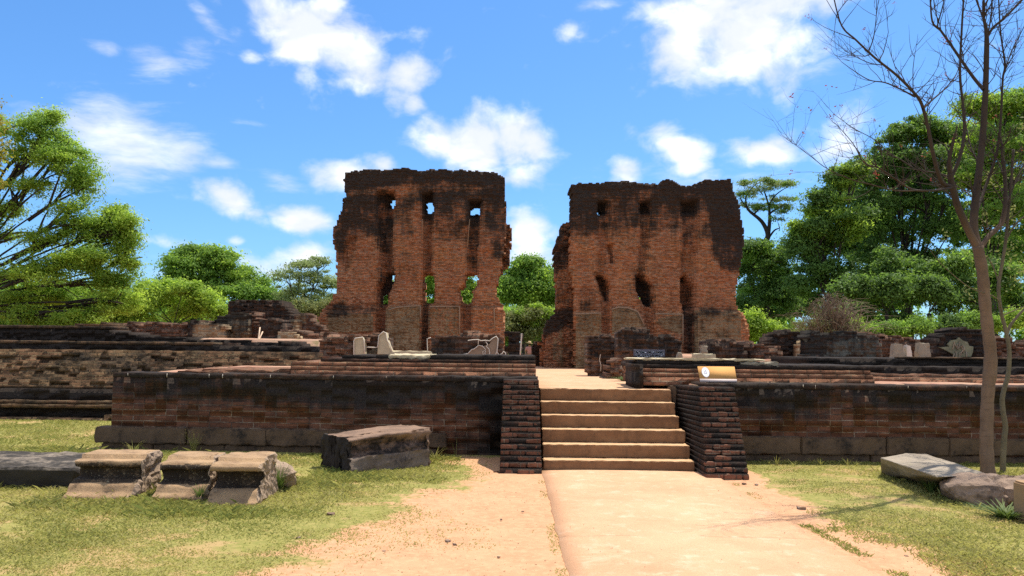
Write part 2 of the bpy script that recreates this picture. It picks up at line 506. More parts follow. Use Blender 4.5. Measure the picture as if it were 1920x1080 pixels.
def stone_mat(name, a, b, dark=(.02, .018, .016), dark_amt=.5, lichen=None, scale=1.0, bump=.5, grain=.35):
    m, N = new_mat(name)
    tc = N.n('ShaderNodeTexCoord'); oc = tc.outputs['Object']
    n1 = N.noise(oc, 2.0 * scale, 6, .6); n2 = N.noise(oc, 9.0 * scale, 6, .65); n3 = N.noise(oc, 70.0 * scale, 4, .6)
    col = N.mix(N.ramp(n1, .3, .7), a, b)
    st = N.math('ADD', N.math('MULTIPLY', n1, .5), N.math('ADD', N.math('MULTIPLY', n2, .5), N.attr('stain_shade')))
    col = N.mix(N.math('MULTIPLY', N.ramp(st, .5, .68), dark_amt), col, dark)
    if lichen:
        col = N.mix(N.math('MULTIPLY', N.ramp(N.noise(oc, 16 * scale, 5, .7), .58, .66), .6), col, lichen)
    col = N.mix(grain, col, N.mix(n3, (.3, .3, .3), (1.6, 1.6, 1.6)), 'MULTIPLY')
    h = N.math('ADD', N.math('MULTIPLY', n2, 1.0), N.math('MULTIPLY', n3, .5))
    N.surface(col, .9, N.bump(h, bump, .02), .2)
    return m

def step_mat():
    """cement risers darkened by painted shade, sandy upward faces painted sunlit"""
    m, N = new_mat('sandy_step')
    tc = N.n('ShaderNodeTexCoord'); oc = tc.outputs['Object']
    geo = N.n('ShaderNodeNewGeometry'); gz = N.sep(geo.outputs['Normal'])[2]
    n1 = N.noise(N.vscale(oc, (1, 1, 2.5)), 1.6, 6, .6); n2 = N.noise(oc, 11, 6, .65); n3 = N.noise(oc, 80, 4, .6)
    col = N.mix(N.ramp(n1, .32, .68), (.27, .148, .076), (.175, .094, .050))
    col = N.mix(N.math('MULTIPLY', N.ramp(n2, .50, .68), .6), col, (.15, .085, .047))
    dr = N.noise(N.vscale(oc, (4.5, 4.5, .6)), 1.6, 5, .6)
    col = N.mix(N.math('MULTIPLY', N.ramp(dr, .52, .72), .5), col, (.13, .078, .045))
    lit_sand = N.mix(N.ramp(n2, .3, .7), (.58, .37, .205), (.51, .305, .16))
    col = N.mix(N.ramp(N.math('ADD', gz, N.math('MULTIPLY', N.math('SUBTRACT', n2, .5), .5)), .35, .8), col, lit_sand)  # upward faces paler, risers darker: light and shade put into the colour
    col = N.mix(.3, col, N.mix(n3, (.35, .35, .35), (1.55, 1.55, 1.55)), 'MULTIPLY')
    N.surface(col, .95, N.bump(N.math('ADD', n3, N.math('MULTIPLY', n2, 1.2)), .4, .015), .06)
    return m

def plain_mat(name, c, var=.25, scale=20.0, rough=.8, bump=.1, spec=.2):
    m, N = new_mat(name)
    tc = N.n('ShaderNodeTexCoord')
    n = N.noise(tc.outputs['Object'], scale, 5)
    col = N.mix(n, tuple(x * (1 - var) for x in c), tuple(min(1, x * (1 + var)) for x in c))
    N.surface(col, rough, N.bump(n, bump, .01), spec)
    return m

def leaf_mat(name, dark, light, trans, tf=.35):
    m, N = new_mat(name)
    t = N.attr('tint')
    col = N.mix(t, dark, light)
    N.surface(col, .65, None, .25, (N.mix(t, tuple(x * .7 for x in trans), trans), tf))
    return m

def bark_mat(name, a, b, scale=1.0, top=None):
    m, N = new_mat(name)
    tc = N.n('ShaderNodeTexCoord'); oc = tc.outputs['Object']
    n1 = N.noise(N.vscale(oc, (1, 1, .35)), 9 * scale, 6, .65); n2 = N.noise(oc, 60 * scale, 4); n3 = N.noise(oc, 1.3, 3)
    col = N.mix(N.ramp(n1, .3, .7), a, b)
    col = N.mix(N.ramp(n3, .45, .7), col, tuple(x * .6 for x in a))
    if top:                                     # upper wood darkened: its backlit look painted into the bark
        oz = N.sep(oc)[2]
        col = N.mix(N.ramp(N.math('ADD', oz, N.math('MULTIPLY', N.math('SUBTRACT', n3, .5), .8)), top[1], top[2]), col, top[0])
    rings = N.noise(N.vscale(oc, (1, 1, 7.0)), 3.0 * scale, 4)
    col = N.mix(N.math('MULTIPLY', N.ramp(rings, .55, .68), .35), col, tuple(x * .5 for x in b))
    N.surface(col, .9, N.bump(N.math('ADD', n1, N.math('MULTIPLY', n2, .4)), .5, .02), .15)
    return m

M = {}
M['tower'] = brick_mat('ruin_brick', (.37, .140, .064), (.23, .090, .047), (.36, .25, .16), hue=(.50, .22, .085), plaster=(.30, .195, .105), bump=.5, hue_amt=.55, speck=.35, fine=.60, broad=1.5, lines=1.0, dripa=.7, joint=.6, stain_bias=.05)
M['wall'] = brick_mat('retaining_brick', (.145, .060, .031), (.088, .041, .025), (.27, .19, .125), bw=.36, rh=.09, ms=.009, hue=(.180, .070, .034), bump=.6, mort_amt=1.0, stain_bias=.06, broad=.3, dripa=.75)
M['pier'] = brick_mat('pier_brick', (.185, .080, .048), (.095, .045, .032), (.30, .22, .15), hue=(.26, .105, .055), bump=.9, mort_amt=.9, stain_bias=.08, broad=.7)
M['ruin'] = brick_mat('rubble_brick', (.22, .115, .072), (.14, .078, .052), (.26, .20, .14), hue=(.24, .12, .07), plaster=(.40, .29, .175), bump=.8, stain_bias=.10, broad=.5)
M['grey_ruin'] = brick_mat('grey_plastered_brick', (.15, .08, .055), (.10, .06, .045), (.22, .18, .14), hue=(.17, .10, .06), plaster=(.19, .19, .15), bump=.7, stain_bias=.10, broad=.4)
M['terrace'] = brick_mat('terrace_brick', (.145, .078, .042), (.09, .05, .030), (.21, .155, .085), hue=(.17, .112, .054), plaster=(.28, .24, .16), bump=.9, stain_bias=.20, broad=.7, lines=.6)
M['red_course'] = brick_mat('red_course_brick', (.255, .115, .064), (.175, .080, .049), (.33, .23, .145), hue=(.30, .155, .085), bump=.8, plaster=(.5, .42, .32), broad=.5, stain_bias=.03)
M['plinth'] = stone_mat('plinth_stone', (.145, .092, .055), (.095, .062, .040), dark_amt=.95, scale=1.9, bump=.6)
M['carved'] = stone_mat('carved_stone', (.41, .265, .145), (.27, .17, .095), dark=(.018, .014, .012), dark_amt=.9, scale=2.2, bump=.7, lichen=(.42, .34, .22), grain=.5)
M['rough_break'] = stone_mat('broken_stone_face', (.40, .29, .19), (.30, .21, .145), dark_amt=.35, scale=2.2, bump=.9)
M['dark_slab'] = stone_mat('dark_slab_stone', (.25, .20, .15), (.16, .13, .10), dark_amt=.85, scale=1.2, bump=.5)
M['bed'] = stone_mat('grained_bed_stone', (.235, .175, .130), (.15, .11, .085), dark_amt=.85, scale=1.6, bump=.8)
M['grey_slab'] = stone_mat('grey_slab_stone', (.33, .27, .20), (.235, .19, .14), dark_amt=.4, lichen=(.20, .20, .10), scale=1.2, bump=.35)
M['boulder'] = stone_mat('boulder_stone', (.31, .215, .15), (.19, .13, .095), dark_amt=.7, scale=1.3, bump=.8)
M['fallen'] = stone_mat('fallen_block_stone', (.26, .165, .11), (.155, .10, .07), dark_amt=.92, scale=1.3, bump=.8)
M['tan_stone'] = plain_mat('tan_stone', (.34, .21, .11), .2, 12, .9, .3)
M['pale_stub'] = stone_mat('pale_stub_stone', (.31, .265, .19), (.22, .19, .14), dark_amt=.35, scale=1.6)
M['lime'] = plain_mat('lime_plaster', (.47, .39, .25), .3, 9, .9, .4)
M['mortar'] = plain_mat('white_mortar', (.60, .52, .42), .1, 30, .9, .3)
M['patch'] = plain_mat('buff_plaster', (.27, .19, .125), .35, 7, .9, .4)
M['lichen_patch'] = stone_mat('lichened_plaster', (.20, .21, .13), (.12, .13, .085), dark_amt=.4, lichen=(.5, .5, .40), scale=1.6)
M['step'] = step_mat()
M['grit'] = plain_mat('grit', (.36, .22, .13), .4, 30, .9, .2)
M['sign_dark'] = plain_mat('sign_slate', (.15, .13, .15), .3, 15, .7, .1)
M['sign_ink'] = plain_mat('sign_white', (.92, .90, .92), .1, 40, .8, .1)
M['panel'] = plain_mat('panel_tan', (.60, .31, .105), .05, 1.5, .85, .05, .05)
M['panel_edge'] = plain_mat('panel_edge', (.50, .40, .36), .15, 20, .7, .05)
M['emblem_white'] = plain_mat('emblem_white', (.80, .77, .74), .05, 20, .7, 0)
M['emblem_grey'] = plain_mat('emblem_grey', (.42, .40, .46), .2, 60, .7, 0)
M['pole'] = plain_mat('pale_wood', (.56, .41, .28), .15, 25, .7, .1)
M['bark'] = bark_mat('brown_bark', (.235, .148, .092), (.18, .115, .074), 1.4, ((.055, .040, .032), 2.7, 3.9))
M['bark_grey'] = bark_mat('grey_bark', (.20, .16, .10), (.14, .115, .07), 1.5, ((.075, .058, .044), 2.6, 4.0))
M['bark_dark'] = bark_mat('dark_bark', (.06, .047, .036), (.035, .028, .024), .6)
M['twig'] = bark_mat('pale_twig', (.24, .18, .125), (.17, .125, .085), .6)
M['leaf_bright'] = leaf_mat('bright_leaf', (.150, .250, .030), (.310, .430, .060), (.52, .72, .08), .52)
M['leaf_mid'] = leaf_mat('mid_leaf', (.095, .185, .030), (.225, .360, .055), (.38, .60, .075), .50)
M['leaf_deep'] = leaf_mat('deep_leaf', (.050, .105, .026), (.145, .245, .046), (.24, .40, .06), .44)
M['leaf_olive'] = leaf_mat('olive_leaf', (.13, .155, .045), (.24, .255, .08), (.30, .32, .09), .42)
M['leaf_pale'] = leaf_mat('pale_leaf', (.19, .26, .085), (.33, .40, .15), (.42, .50, .16), .46)
M['leaf_gold'] = leaf_mat('golden_leaf', (.20, .20, .025), (.36, .31, .04), (.44, .38, .05), .45)
M['leaf_red'] = leaf_mat('red_bud', (.22, .05, .04), (.34, .08, .06), (.3, .06, .05))
M['blade'] = leaf_mat('grass_blade', (.200, .235, .045), (.47, .385, .15), (.48, .46, .12), .45)
M['weed'] = leaf_mat('weed_leaf', (.05, .10, .02), (.16, .20, .05), (.15, .22, .04), .3)
M['skin'] = plain_mat('skin', (.36, .20, .13), .05, 10, .6, 0)
M['shirt'] = plain_mat('pink_shirt', (.55, .26, .24), .2, 14, .9, .1)
M['trousers'] = plain_mat('olive_trousers', (.20, .17, .08), .15, 14, .9, .1)
M['straw'] = plain_mat('straw', (.70, .50, .26), .15, 60, .9, .2)
M['hair'] = plain_mat('dark_hair', (.02, .015, .012), .2, 30, .7, .1)

def ground_mats():
    # lawn and bare earth on one sheet, decided by where on the site a point lies
    m, N = new_mat('lawn_and_earth')
    geo = N.n('ShaderNodeNewGeometry'); pos = geo.outputs['Position']
    x, y, z = N.sep(pos)
    nb = N.noise(pos, .55, 5, .6); nm = N.noise(pos, 2.6, 6, .62); nf = N.noise(pos, 14.0, 5, .6); ng = N.noise(pos, 90.0, 3)
    wob = N.math('ADD', N.math('MULTIPLY', N.math('SUBTRACT', nb, .5), 2.6), N.math('MULTIPLY', N.math('SUBTRACT', nm, .5), 1.6))
    # bare earth left of the path: wide close by, narrow at the pier
    edge = N.ramp(y, 5.0, 11.0, -1.85, -0.30, smooth=False)
    left = N.ramp(N.math('SUBTRACT', N.math('ADD', x, wob), edge), -1.1, .5)
    left = N.math('MULTIPLY', left, N.math('LESS_THAN', x, 1.6))
    edr = N.ramp(y, 5.2, 8.2, 4.15, 3.3, smooth=False)
    right = N.ramp(N.math('SUBTRACT', edr, N.math('ADD', x, N.math('MULTIPLY', wob, .6))), -.25, .35)
    right = N.math('MULTIPLY', right, N.math('GREATER_THAN', x, 1.6))
    bare = N.math('ADD', left, right, clamp=True)
    site = N.math('MULTIPLY', N.ramp(y, 12.2, 12.8, 1.0, 0.0), 1.0)
    bare = N.math('MULTIPLY', bare, site)
    dry = N.ramp(N.math('ADD', nm, N.math('MULTIPLY', N.math('SUBTRACT', nb, .5), .8)), .50, .66)
    grass = N.mix(N.ramp(nf, .3, .7), (.19, .19, .050), (.30, .255, .085))
    grass = N.mix(N.math('MULTIPLY', dry, .75), grass, (.40, .26, .125))
    earth = N.mix(N.ramp(nm, .3, .75), (.52, .290, .162), (.44, .232, .125))
    earth = N.mix(N.ramp(nf, .42, .75), earth, (.55, .33, .185))
    earth = N.mix(N.math('MULTIPLY', N.ramp(ng, .62, .72), .5), earth, (.26, .15, .085))
    speck = N.ramp(N.noise(pos, 33.0, 2, .5), .70, .74)
    earth = N.mix(N.math('MULTIPLY', speck, .6), earth, (.16, .10, .06))
    bm = N.ramp(N.math('ADD', bare, N.math('MULTIPLY', N.math('SUBTRACT', nf, .5), .7)), .3, .7)
    col = N.mix(bm, grass, earth)
    far = N.ramp(y, 40, 60)
    col = N.mix(far, col, (.10, .115, .035))
    h = N.math('ADD', N.math('MULTIPLY', nf, .6), N.math('MULTIPLY', ng, .5))
    N.surface(col, .97, N.bump(h, .35, .02), .05)
    M['ground'] = m
    # trodden sandy paving of the path
    m, N = new_mat('sandy_path')
    geo = N.n('ShaderNodeNewGeometry'); pos = geo.outputs['Position']
    x, y, z = N.sep(pos)
    n1 = N.noise(pos, .9, 5, .6); n2 = N.noise(pos, 6, 6, .6); n3 = N.noise(pos, 60, 5, .65); n4 = N.noise(pos, 160, 2)
    col = N.mix(N.ramp(n1, .3, .7), (.57, .352, .208), (.50, .292, .166))
    col = N.mix(N.ramp(n2, .52, .72), col, (.59, .40, .26))
    rub = N.ramp(N.math('ADD', N.math('ABSOLUTE', N.math('SUBTRACT', x, 1.62)), N.math('MULTIPLY', N.math('SUBTRACT', n2, .5), .5)), .75, 1.15)
    col = N.mix(N.math('MULTIPLY', rub, .45), col, (.50, .26, .14))
    col = N.mix(.45, col, N.mix(n3, (.35, .33, .31), (1.6, 1.6, 1.6)), 'MULTIPLY')
    col = N.mix(N.math('MULTIPLY', N.ramp(n4, .60, .70), .6), col, (.25, .15, .09))
    n5 = N.noise(pos, 2.3, 7, .7, 0.6)
    col = N.mix(N.math('MULTIPLY', N.ramp(n5, .50, .72), .40), col, (.40, .225, .125))
    col = N.mix(N.math('MULTIPLY', N.ramp(n5, .46, .30), .35), col, (.66, .49, .34))
    crack = N.math('ABSOLUTE', N.math('SUBTRACT', N.math('ADD', y, N.math('MULTIPLY', N.math('SUBTRACT', n2, .5), .22)), 7.28))
    crack = N.math('MULTIPLY', N.ramp(crack, .004, .022, 1, 0), N.ramp(n1, .42, .55))
    col = N.mix(N.math('MULTIPLY', crack, .45), col, (.28, .17, .10))
    N.surface(col, .95, N.bump(N.math('ADD', n3, N.math('MULTIPLY', n2, .7)), .3, .012), .08)
    M['path'] = m
    # floors of the terraces: brick paving under dust and thin weeds
    m, N = new_mat('terrace_floor')
    geo = N.n('ShaderNodeNewGeometry'); pos = geo.outputs['Position']
    n1 = N.noise(pos, .8, 5, .6); n2 = N.noise(pos, 5, 6, .6); n3 = N.noise(pos, 40, 4)
    bt = N.n('ShaderNodeTexBrick', offset=.5); N.set(bt.inputs['Vector'], pos)
    for k, v in (('Color1', (.40, .19, .13, 1)), ('Color2', (.33, .16, .11, 1)), ('Mortar', (.20, .12, .085, 1)), ('Scale', 1.0), ('Mortar Size', .008), ('Brick Width', .28), ('Row Height', .16)):
        bt.inputs[k].default_value = v
    col = N.mix(N.ramp(n1, .35, .65), bt.outputs['Color'], (.45, .28, .19))
    col = N.mix(N.math('MULTIPLY', N.ramp(n2, .52, .68), .7), col, (.20, .18, .075))
    col = N.mix(.35, col, N.mix(n3, (.4, .4, .4), (1.5, 1.5, 1.5)), 'MULTIPLY')
    N.surface(col, .95, N.bump(n3, .4, .02), .05)
    M['floor'] = m
ground_mats()
# ------------------------------------------------------------------ the setting: ground, path, terrace fill
def ground_height(x, y):
    h = (fbm(x * .45 + 3, y * .45, 5, 3) - .5) * .05
    t = np.clip((y - 44) / 10.0, 0, 1)
    near = np.clip((15.0 - y) / 3.0, 0, 1)
    return h * near + .35 * t * t * (3 - 2 * t)
def build_ground():
    xs = np.unique(np.concatenate([np.linspace(-400, -30, 12), np.linspace(-30, -10, 30), np.linspace(-10, 10, 110), np.linspace(10, 30, 30), np.linspace(30, 400, 12)]))
    ys = np.unique(np.concatenate([np.linspace(-60, 3, 12), np.linspace(3, 18, 90), np.linspace(18, 70, 40), np.linspace(70, 900, 16)]))
    XX, YY = np.meshgrid(xs, ys)
    Z = ground_height(XX, YY)
    V = np.stack([XX, YY, Z], -1).reshape(-1, 3)
    n = len(xs); j, i = np.meshgrid(np.arange(len(ys) - 1), np.arange(n - 1), indexing='ij')
    a = (j * n + i).ravel()
    F = np.stack([a, a + 1, a + 1 + n, a + n], 1)
    structure(obj('ground', np_mesh('ground', V, [F], smooth=True), M['ground']))
build_ground()

PATH_X0, PATH_X1 = .44, 2.74
def build_path():
    # cement path with a worn edge, a thin slab let into the ground
    ys = np.linspace(-2, 11.1, 420)
    nx = 14
    V, F = [], []
    for k, y in enumerate(ys):
        wl = (fbm(y * 2.6, 0, 9, 5) - .5) * .055; wr = (fbm(y * 2.6, 7, 9, 5) - .5) * .07
        flare = .16 * max(0, min(1, (8.0 - y) / 4))
        a, b = PATH_X0 + wl, PATH_X1 + wr + flare
        for i in range(nx + 1):
            x = a + (b - a) * i / nx
            crown = .018 * (1 - abs(2 * i / nx - 1) ** 3)
            V.append((x, y, .014 + crown + float(fbm(x * 2, y * 2, 3) - .5) * .012))
        V.append((a - .012, y, -.05)); V.append((b + .012, y, -.05))
    s = nx + 3
    for k in range(len(ys) - 1):
        for i in range(nx):
            p = k * s + i; F.append((p, p + 1, p + 1 + s, p + s))
        F.append((k * s + nx + 1, k * s, (k + 1) * s, (k + 1) * s + nx + 1))
        F.append((k * s + nx, k * s + nx + 2, (k + 1) * s + nx + 2, (k + 1) * s + nx))
    structure(obj('path', np_mesh('path', V, [np.array(F)]), M['path']))
build_path()

def upper_path_z(y):
    t = np.clip((y - 14) / 22.0, 0, 1)
    return 1.05 - .29 * t
def build_upper():
    # sandy walk that runs from the head of the steps back between the two great walls
    ys = np.concatenate([np.linspace(12.66, 20, 40), np.linspace(20.4, 44, 40)])
    xs = np.linspace(-3.7, 5.6, 60)
    XX, YY = np.meshgrid(xs, ys)
    Z = upper_path_z(YY) + (fbm(XX * 1.5, YY * 1.5, 4) - .5) * .03
    V = np.stack([XX, YY, Z], -1).reshape(-1, 3); n = len(xs)
    j, i = np.meshgrid(np.arange(len(ys) - 1), np.arange(n - 1), indexing='ij'); a = (j * n + i).ravel()
    F = [tuple(r) for r in np.stack([a, a + 1, a + 1 + n, a + n], 1)]
    F = [f for f in F if V[f[0]][1] > 18 or (V[f[0]][0] > .35 and V[f[2]][0] < 2.95)]
    structure(obj('upper_path', np_mesh('upper_path', V, [np.array(F)]), M['path']))
    # earth and brick fill behind the retaining walls and terraces
    def fill(x0, x1, y0, y1, z, step=.35):
        xs = np.arange(x0, x1 + step, step); ys = np.arange(y0, y1 + step, step)
        xs[-1], ys[-1] = x1, y1
        XX, YY = np.meshgrid(xs, ys)
        Z = z + (fbm(XX * 1.1, YY * 1.1, 21) - .5) * .07
        edge = np.minimum(np.minimum(XX - x0, x1 - XX), np.minimum(YY - y0, y1 - YY))
        Z = np.where(edge < .3, z - .03, Z)
        V = np.stack([XX, YY, Z], -1).reshape(-1, 3); n = len(xs)
        j, i = np.meshgrid(np.arange(len(ys) - 1), np.arange(n - 1), indexing='ij'); a = (j * n + i).ravel()
        F = [np.stack([a, a + 1, a + 1 + n, a + n], 1)]
        b = len(V); V = np.concatenate([V, [(x0, y0, -.2), (x1, y0, -.2), (x1, y1, -.2), (x0, y1, -.2)]])
        c = [0, n - 1, len(ys) * n - 1, (len(ys) - 1) * n]
        def skirt(loop, p, q):
            return [(q, p, loop[0], loop[0])]
        S = []
        bot = list(range(0, n)); top = list(range((len(ys) - 1) * n, len(ys) * n))
        lef = [k * n for k in range(len(ys))]; rig = [k * n + n - 1 for k in range(len(ys))]
        for loop, p, q in ((bot, b, b + 1), (rig, b + 1, b + 2), (top[::-1], b + 2, b + 3), (lef[::-1], b + 3, b)):
            for k in range(len(loop) - 1): S.append((p, loop[k + 1], loop[k]))
            S.append((p, q, loop[-1]))
        structure(obj('terrace_floor', np_mesh('terrace_floor', V, F + [np.array(S)]), M['floor']))
    fill(-6.40, .40, 13.20, 20.0, 1.205)
    fill(2.86, 30, 12.46, 18.0, 1.165)
    fill(-60, -4.45, 20.35, 29.0, 1.83)
    fill(-60, -9.3, 29.004, 44, 1.83)
    fill(-9.29, -3.72, 29.004, 44, .80)
    fill(5.45, 60, 18.05, 44, 1.47)
build_upper()

# ------------------------------------------------------------------ masonry builders
def wall_local(x0, x1, zbase, zs, name='brick_face', thick=.5, cw=.115, ch=.072, seed=0, stain_shade=None, plaster=None,
               rough=.006, erode=0.0, batter=0.0, top_rag=0, jit=.005, base_drop=0.0, rowj=0.0):
    """straight length of brickwork in local coordinates; the face looks towards -Y at y = 0"""
    nx = max(2, int(round((x1 - x0) / cw))); cw = (x1 - x0) / nx
    nz = max(1, int(round(zs / ch)));  ch = zs / nz
    J, I = np.meshgrid(np.arange(nz), np.arange(nx), indexing='ij')
    mask = np.ones((nz, nx), bool)
    if top_rag:
        cut = (fbm(np.arange(nx) * .13, seed * 3.1, seed + 2, 3) * (top_rag + 1)).astype(int)
        for i in range(nx):
            if cut[i]: mask[nz - min(cut[i], nz - 1):, i] = False
    brick = (I + (J % 2)) // 2
    f = (hash01(brick, J, seed) - .5) * 2 * rough
    X = x0 + (I + .5) * cw; Zc = (J + .5) * ch
    if erode:
        e = fbm(X * .9, Zc * 2.2, seed + 5, 4)
        miss = hash01(brick, J, seed + 9)
        f = f + erode * np.clip(e - .35, 0, 1) * (.3 + miss) + np.where(miss > .86, erode * .8, 0)
    if rowj: f = f + (hash01(J, J * 0 + 3, seed + 4) - .5) * 2 * rowj
    f = f + batter * (Zc / zs)
    st = np.zeros((nz, nx)) if stain_shade is None else (stain_shade(X, zbase + Zc) if callable(stain_shade) else np.full((nz, nx), float(stain_shade)))
    pl = np.zeros((nz, nx)) if plaster is None else (plaster(X, zbase + Zc) if callable(plaster) else np.full((nz, nx), float(plaster)))
    me = relief(name, mask, f, np.full((nz, nx), thick), cw, ch, x0, zbase, {'stain_shade': st, 'plaster': pl, 'tone': hash01(brick, J, seed + 21)}, jit)
    return me

def ruin(name, label, cat, poly, Y, thick=.6, mat='ruin', stain_shade=.3, plaster=0.0, zbase=None, cw=.085, ch=.055, seed=0, rough=.012, erode=.05,
         rag=.6, recess=(), holes=(), stain_shades=(), plasters=(), jit=.008, group=None, parent_thing=None, part_name='brickwork', rotz=0.0, blurn=1, fn_stain=None, dents=.10):
    """a ruined wall whose outline, hollows and patches are given in photo pixels on the plane Y metres ahead"""
    def loc(p): q = P(p[0], p[1], Y); return (q.x, q.z)
    L = np.array([loc(p) for p in poly])
    if zbase is None: zbase = L[:, 1].min()
    x0, x1 = L[:, 0].min() - cw, L[:, 0].max() + cw
    z1 = L[:, 1].max() + ch
    cx = (x0 + x1) / 2
    nx = int(math.ceil((x1 - x0) / cw)); nz = int(math.ceil((z1 - zbase) / ch))
    J, I = np.meshgrid(np.arange(nz), np.arange(nx), indexing='ij')
    brick = (I + (J % 2)) // 2
    X = x0 + (I + .5) * cw; Z = zbase + (J + .5) * ch
    jx = (hash01(brick, J, seed) - .5) * 2 * cw * rag + (fbm(X * 1.2, Z * 1.2, seed + 31, 3) - .5) * cw * 2.2 * rag
    jz = (hash01(brick, J * 0 + brick, seed + 3) - .5) * 2 * ch * rag * 1.2 + (fbm(X * 2.0, Z * .1, seed + 41, 3) - .5) * ch * 3 * rag
    LL = np.concatenate([L])
    low = LL[:, 1].min()
    Zs = np.where(Z < low + ch, low + ch, Z)
    mask = inpoly(X + jx, np.maximum(Zs + jz, low + ch * .6), LL)
    for h in holes: mask &= ~inpoly(X + jx * 1.1, Z + jz * 1.1, [loc(p) for p in h])
    # no loose bricks: drop cells without a neighbour below or beside
    for _ in range(2):
        p = np.pad(mask, 1); nb = p[:-2, 1:-1].astype(int) + p[2:, 1:-1] + p[1:-1, :-2] + p[1:-1, 2:]
        mask &= nb >= 2
    lab = np.zeros(mask.shape, int); k = 0          # keep the largest connected piece only
    best, bk = 0, 0
    for j, i in zip(*np.nonzero(mask)):
        if lab[j, i]: continue
        k += 1; stack = [(j, i)]; lab[j, i] = k; c = 0
        while stack:
            a, b = stack.pop(); c += 1
            for q in ((a + 1, b), (a - 1, b), (a, b + 1), (a, b - 1)):
                if 0 <= q[0] < nz and 0 <= q[1] < nx and mask[q] and not lab[q]:
                    lab[q] = k; stack.append(q)
        if c > best: best, bk = c, k
    mask = lab == bk
    f = np.zeros((nz, nx)); st = np.full((nz, nx), float(stain_shade)); pl = np.full((nz, nx), float(plaster))
    for (pg, d) in recess: f = np.where(inpoly(X, Z, [loc(p) for p in pg]), d if d < 0 else np.maximum(f, d), f)
    f = blur(f, blurn)
    for (pg, s) in stain_shades: st = np.where(inpoly(X + jx, Z + jz, [loc(p) for p in pg]), st + s, st)
    for (pg, s) in plasters:
        ins = inpoly(X + jx * .5, Z + jz * .5, [loc(p) for p in pg])
        pl = np.where(ins, s, pl); f = np.where(ins, f - .025, f)
    st = blur(st, max(2, int(round(.16 / ch))))
    if fn_stain: st = st + fn_stain(X, Z)
    e = fbm(X * .9, Z * .9, seed + 5, 4)
    miss = hash01(brick, J, seed + 9)
    keep = np.clip(1 - pl, .15, 1)
    f = f + (dents * (e - .5) + (hash01(brick, J, seed + 1) - .5) * 2 * rough + np.where(miss > .955, erode, 0) + np.where(miss < .03, -erode * .4, 0) + (hash01(J, J * 0 + 5, seed) - .5) * rough * 1.6) * keep
    bk_ = thick + (fbm(X * 1.1, Z * 1.1, seed + 77, 3) - .5) * .1
    bk_ = np.maximum(bk_, f + .12)
    me = relief(name, mask, f, bk_, cw, ch, x0 - cx, 0.0, {'stain_shade': st, 'plaster': pl, 'tone': hash01(brick, J, seed + 21)}, jit)
    if parent_thing is None:
        o = obj(name, me, M[mat], None, (cx, Y, zbase), rotz)
        tag(o, label, cat, group)
    else:
        o = obj(part_name, me, M[mat], parent_thing)
        o.location = Vector((cx, Y, zbase)) - parent_thing.location
    return o

# ------------------------------------------------------------------ front retaining walls, stair piers, steps
def retaining(label, xa, ya, xb, yb, ztop, seed, plinth):
    ang = math.atan2(yb - ya, xb - xa); ln = math.hypot(xb - xa, yb - ya)
    t = thing('retaining_wall', label, 'retaining wall', (xa, ya, 0), ang)
    def stain_shade(X, Z):
        h = Z / ztop
        s = .34 + .50 * np.clip((h - .45) / .5 + (fbm(X * .9, Z * .4, seed + 8, 3) - .5) * 1.1, 0, 1) + (fbm(X * .35, Z * .8, seed + 3) - .5) * .7 - .26 * np.clip(1 - abs(h - .42) / .28, 0, 1)
        if seed == 11: s = s + .55 * np.clip((X - ln + 1.6) / 1.0, 0, 1)  # the pier's cast shadow painted over the stretch beside it
        return s
    obj('brick_face', wall_local(0, ln, -.15, ztop + .15 - .072, 'brick_face', .62, cw=.18, ch=.09, seed=seed, stain_shade=stain_shade, rough=.002, erode=.006, jit=.002), M['wall'], t)
    # top course: bricks on edge whose white joints catch the light
    o = obj('top_course', wall_local(-.01, ln + .01, ztop - .072, .072, 'top_course', .64, seed=seed + 1, stain_shade=lambda X, Z: .45 + .5 * fbm(X * .8, Z * 0, seed), rough=.016, jit=.008), M['wall'], t)
    o.location = (0, -.012, 0)
    ts = []
    rr = random.Random(seed)
    x = .25
    V, F = [], []
    while x < ln - .1:
        h = rr.uniform(.02, .07)
        v, f = box_arrays(x - rr.uniform(.001, .005), x + rr.uniform(.001, .006), -.020, .0, ztop - h, ztop - .004)
        F += [tuple(i + len(V) for i in q) for q in f]; V += v
        x += rr.choice((.22, .4, .53, .66, .95, 1.3)) * rr.uniform(.8, 1.2)
    obj('mortar_joint', np_mesh('mortar_joint', V, [np.array(F)]), M['mortar'], t)
    for (p0, p1, z0, z1, out) in plinth:
        x = p0
        while x < p1 - .05:
            nx_ = min(p1, x + rr.uniform(.8, 1.7)); nx_ = p1 if p1 - nx_ < .4 else nx_
            oo = out + rr.uniform(-.012, .012)
            obj('plinth_block', worn_box('plinth_block', x + .003, nx_ - .003, -oo, .2, z0, z1 + rr.uniform(-.008, .008), .07, .012, 5, seed + x, .014), M['plinth'], t)
            x = nx_
    return t
LW0, LW1 = P(213, 693, 13.02), P(1006, 708, 12.62)
retaining('long blackened brick wall left of the steps, fronting the forecourt', LW0.x, LW0.y, LW1.x, LW1.y, 1.215, 11,
          [(-.20, 4.05, .10, .36, .10), (4.06, 5.45, .12, .33, .07), (-.12, 5.3, -.1, .095, .05)])
retaining('long blackened brick wall right of the steps, behind the bare tree', 2.90, 12.30, 16.0, 12.42, 1.17, 23,
          [(.2, 6.2, .12, .385, .09), (6.21, 13.0, .12, .385, .085), (.2, 13.0, -.1, .115, .05)])

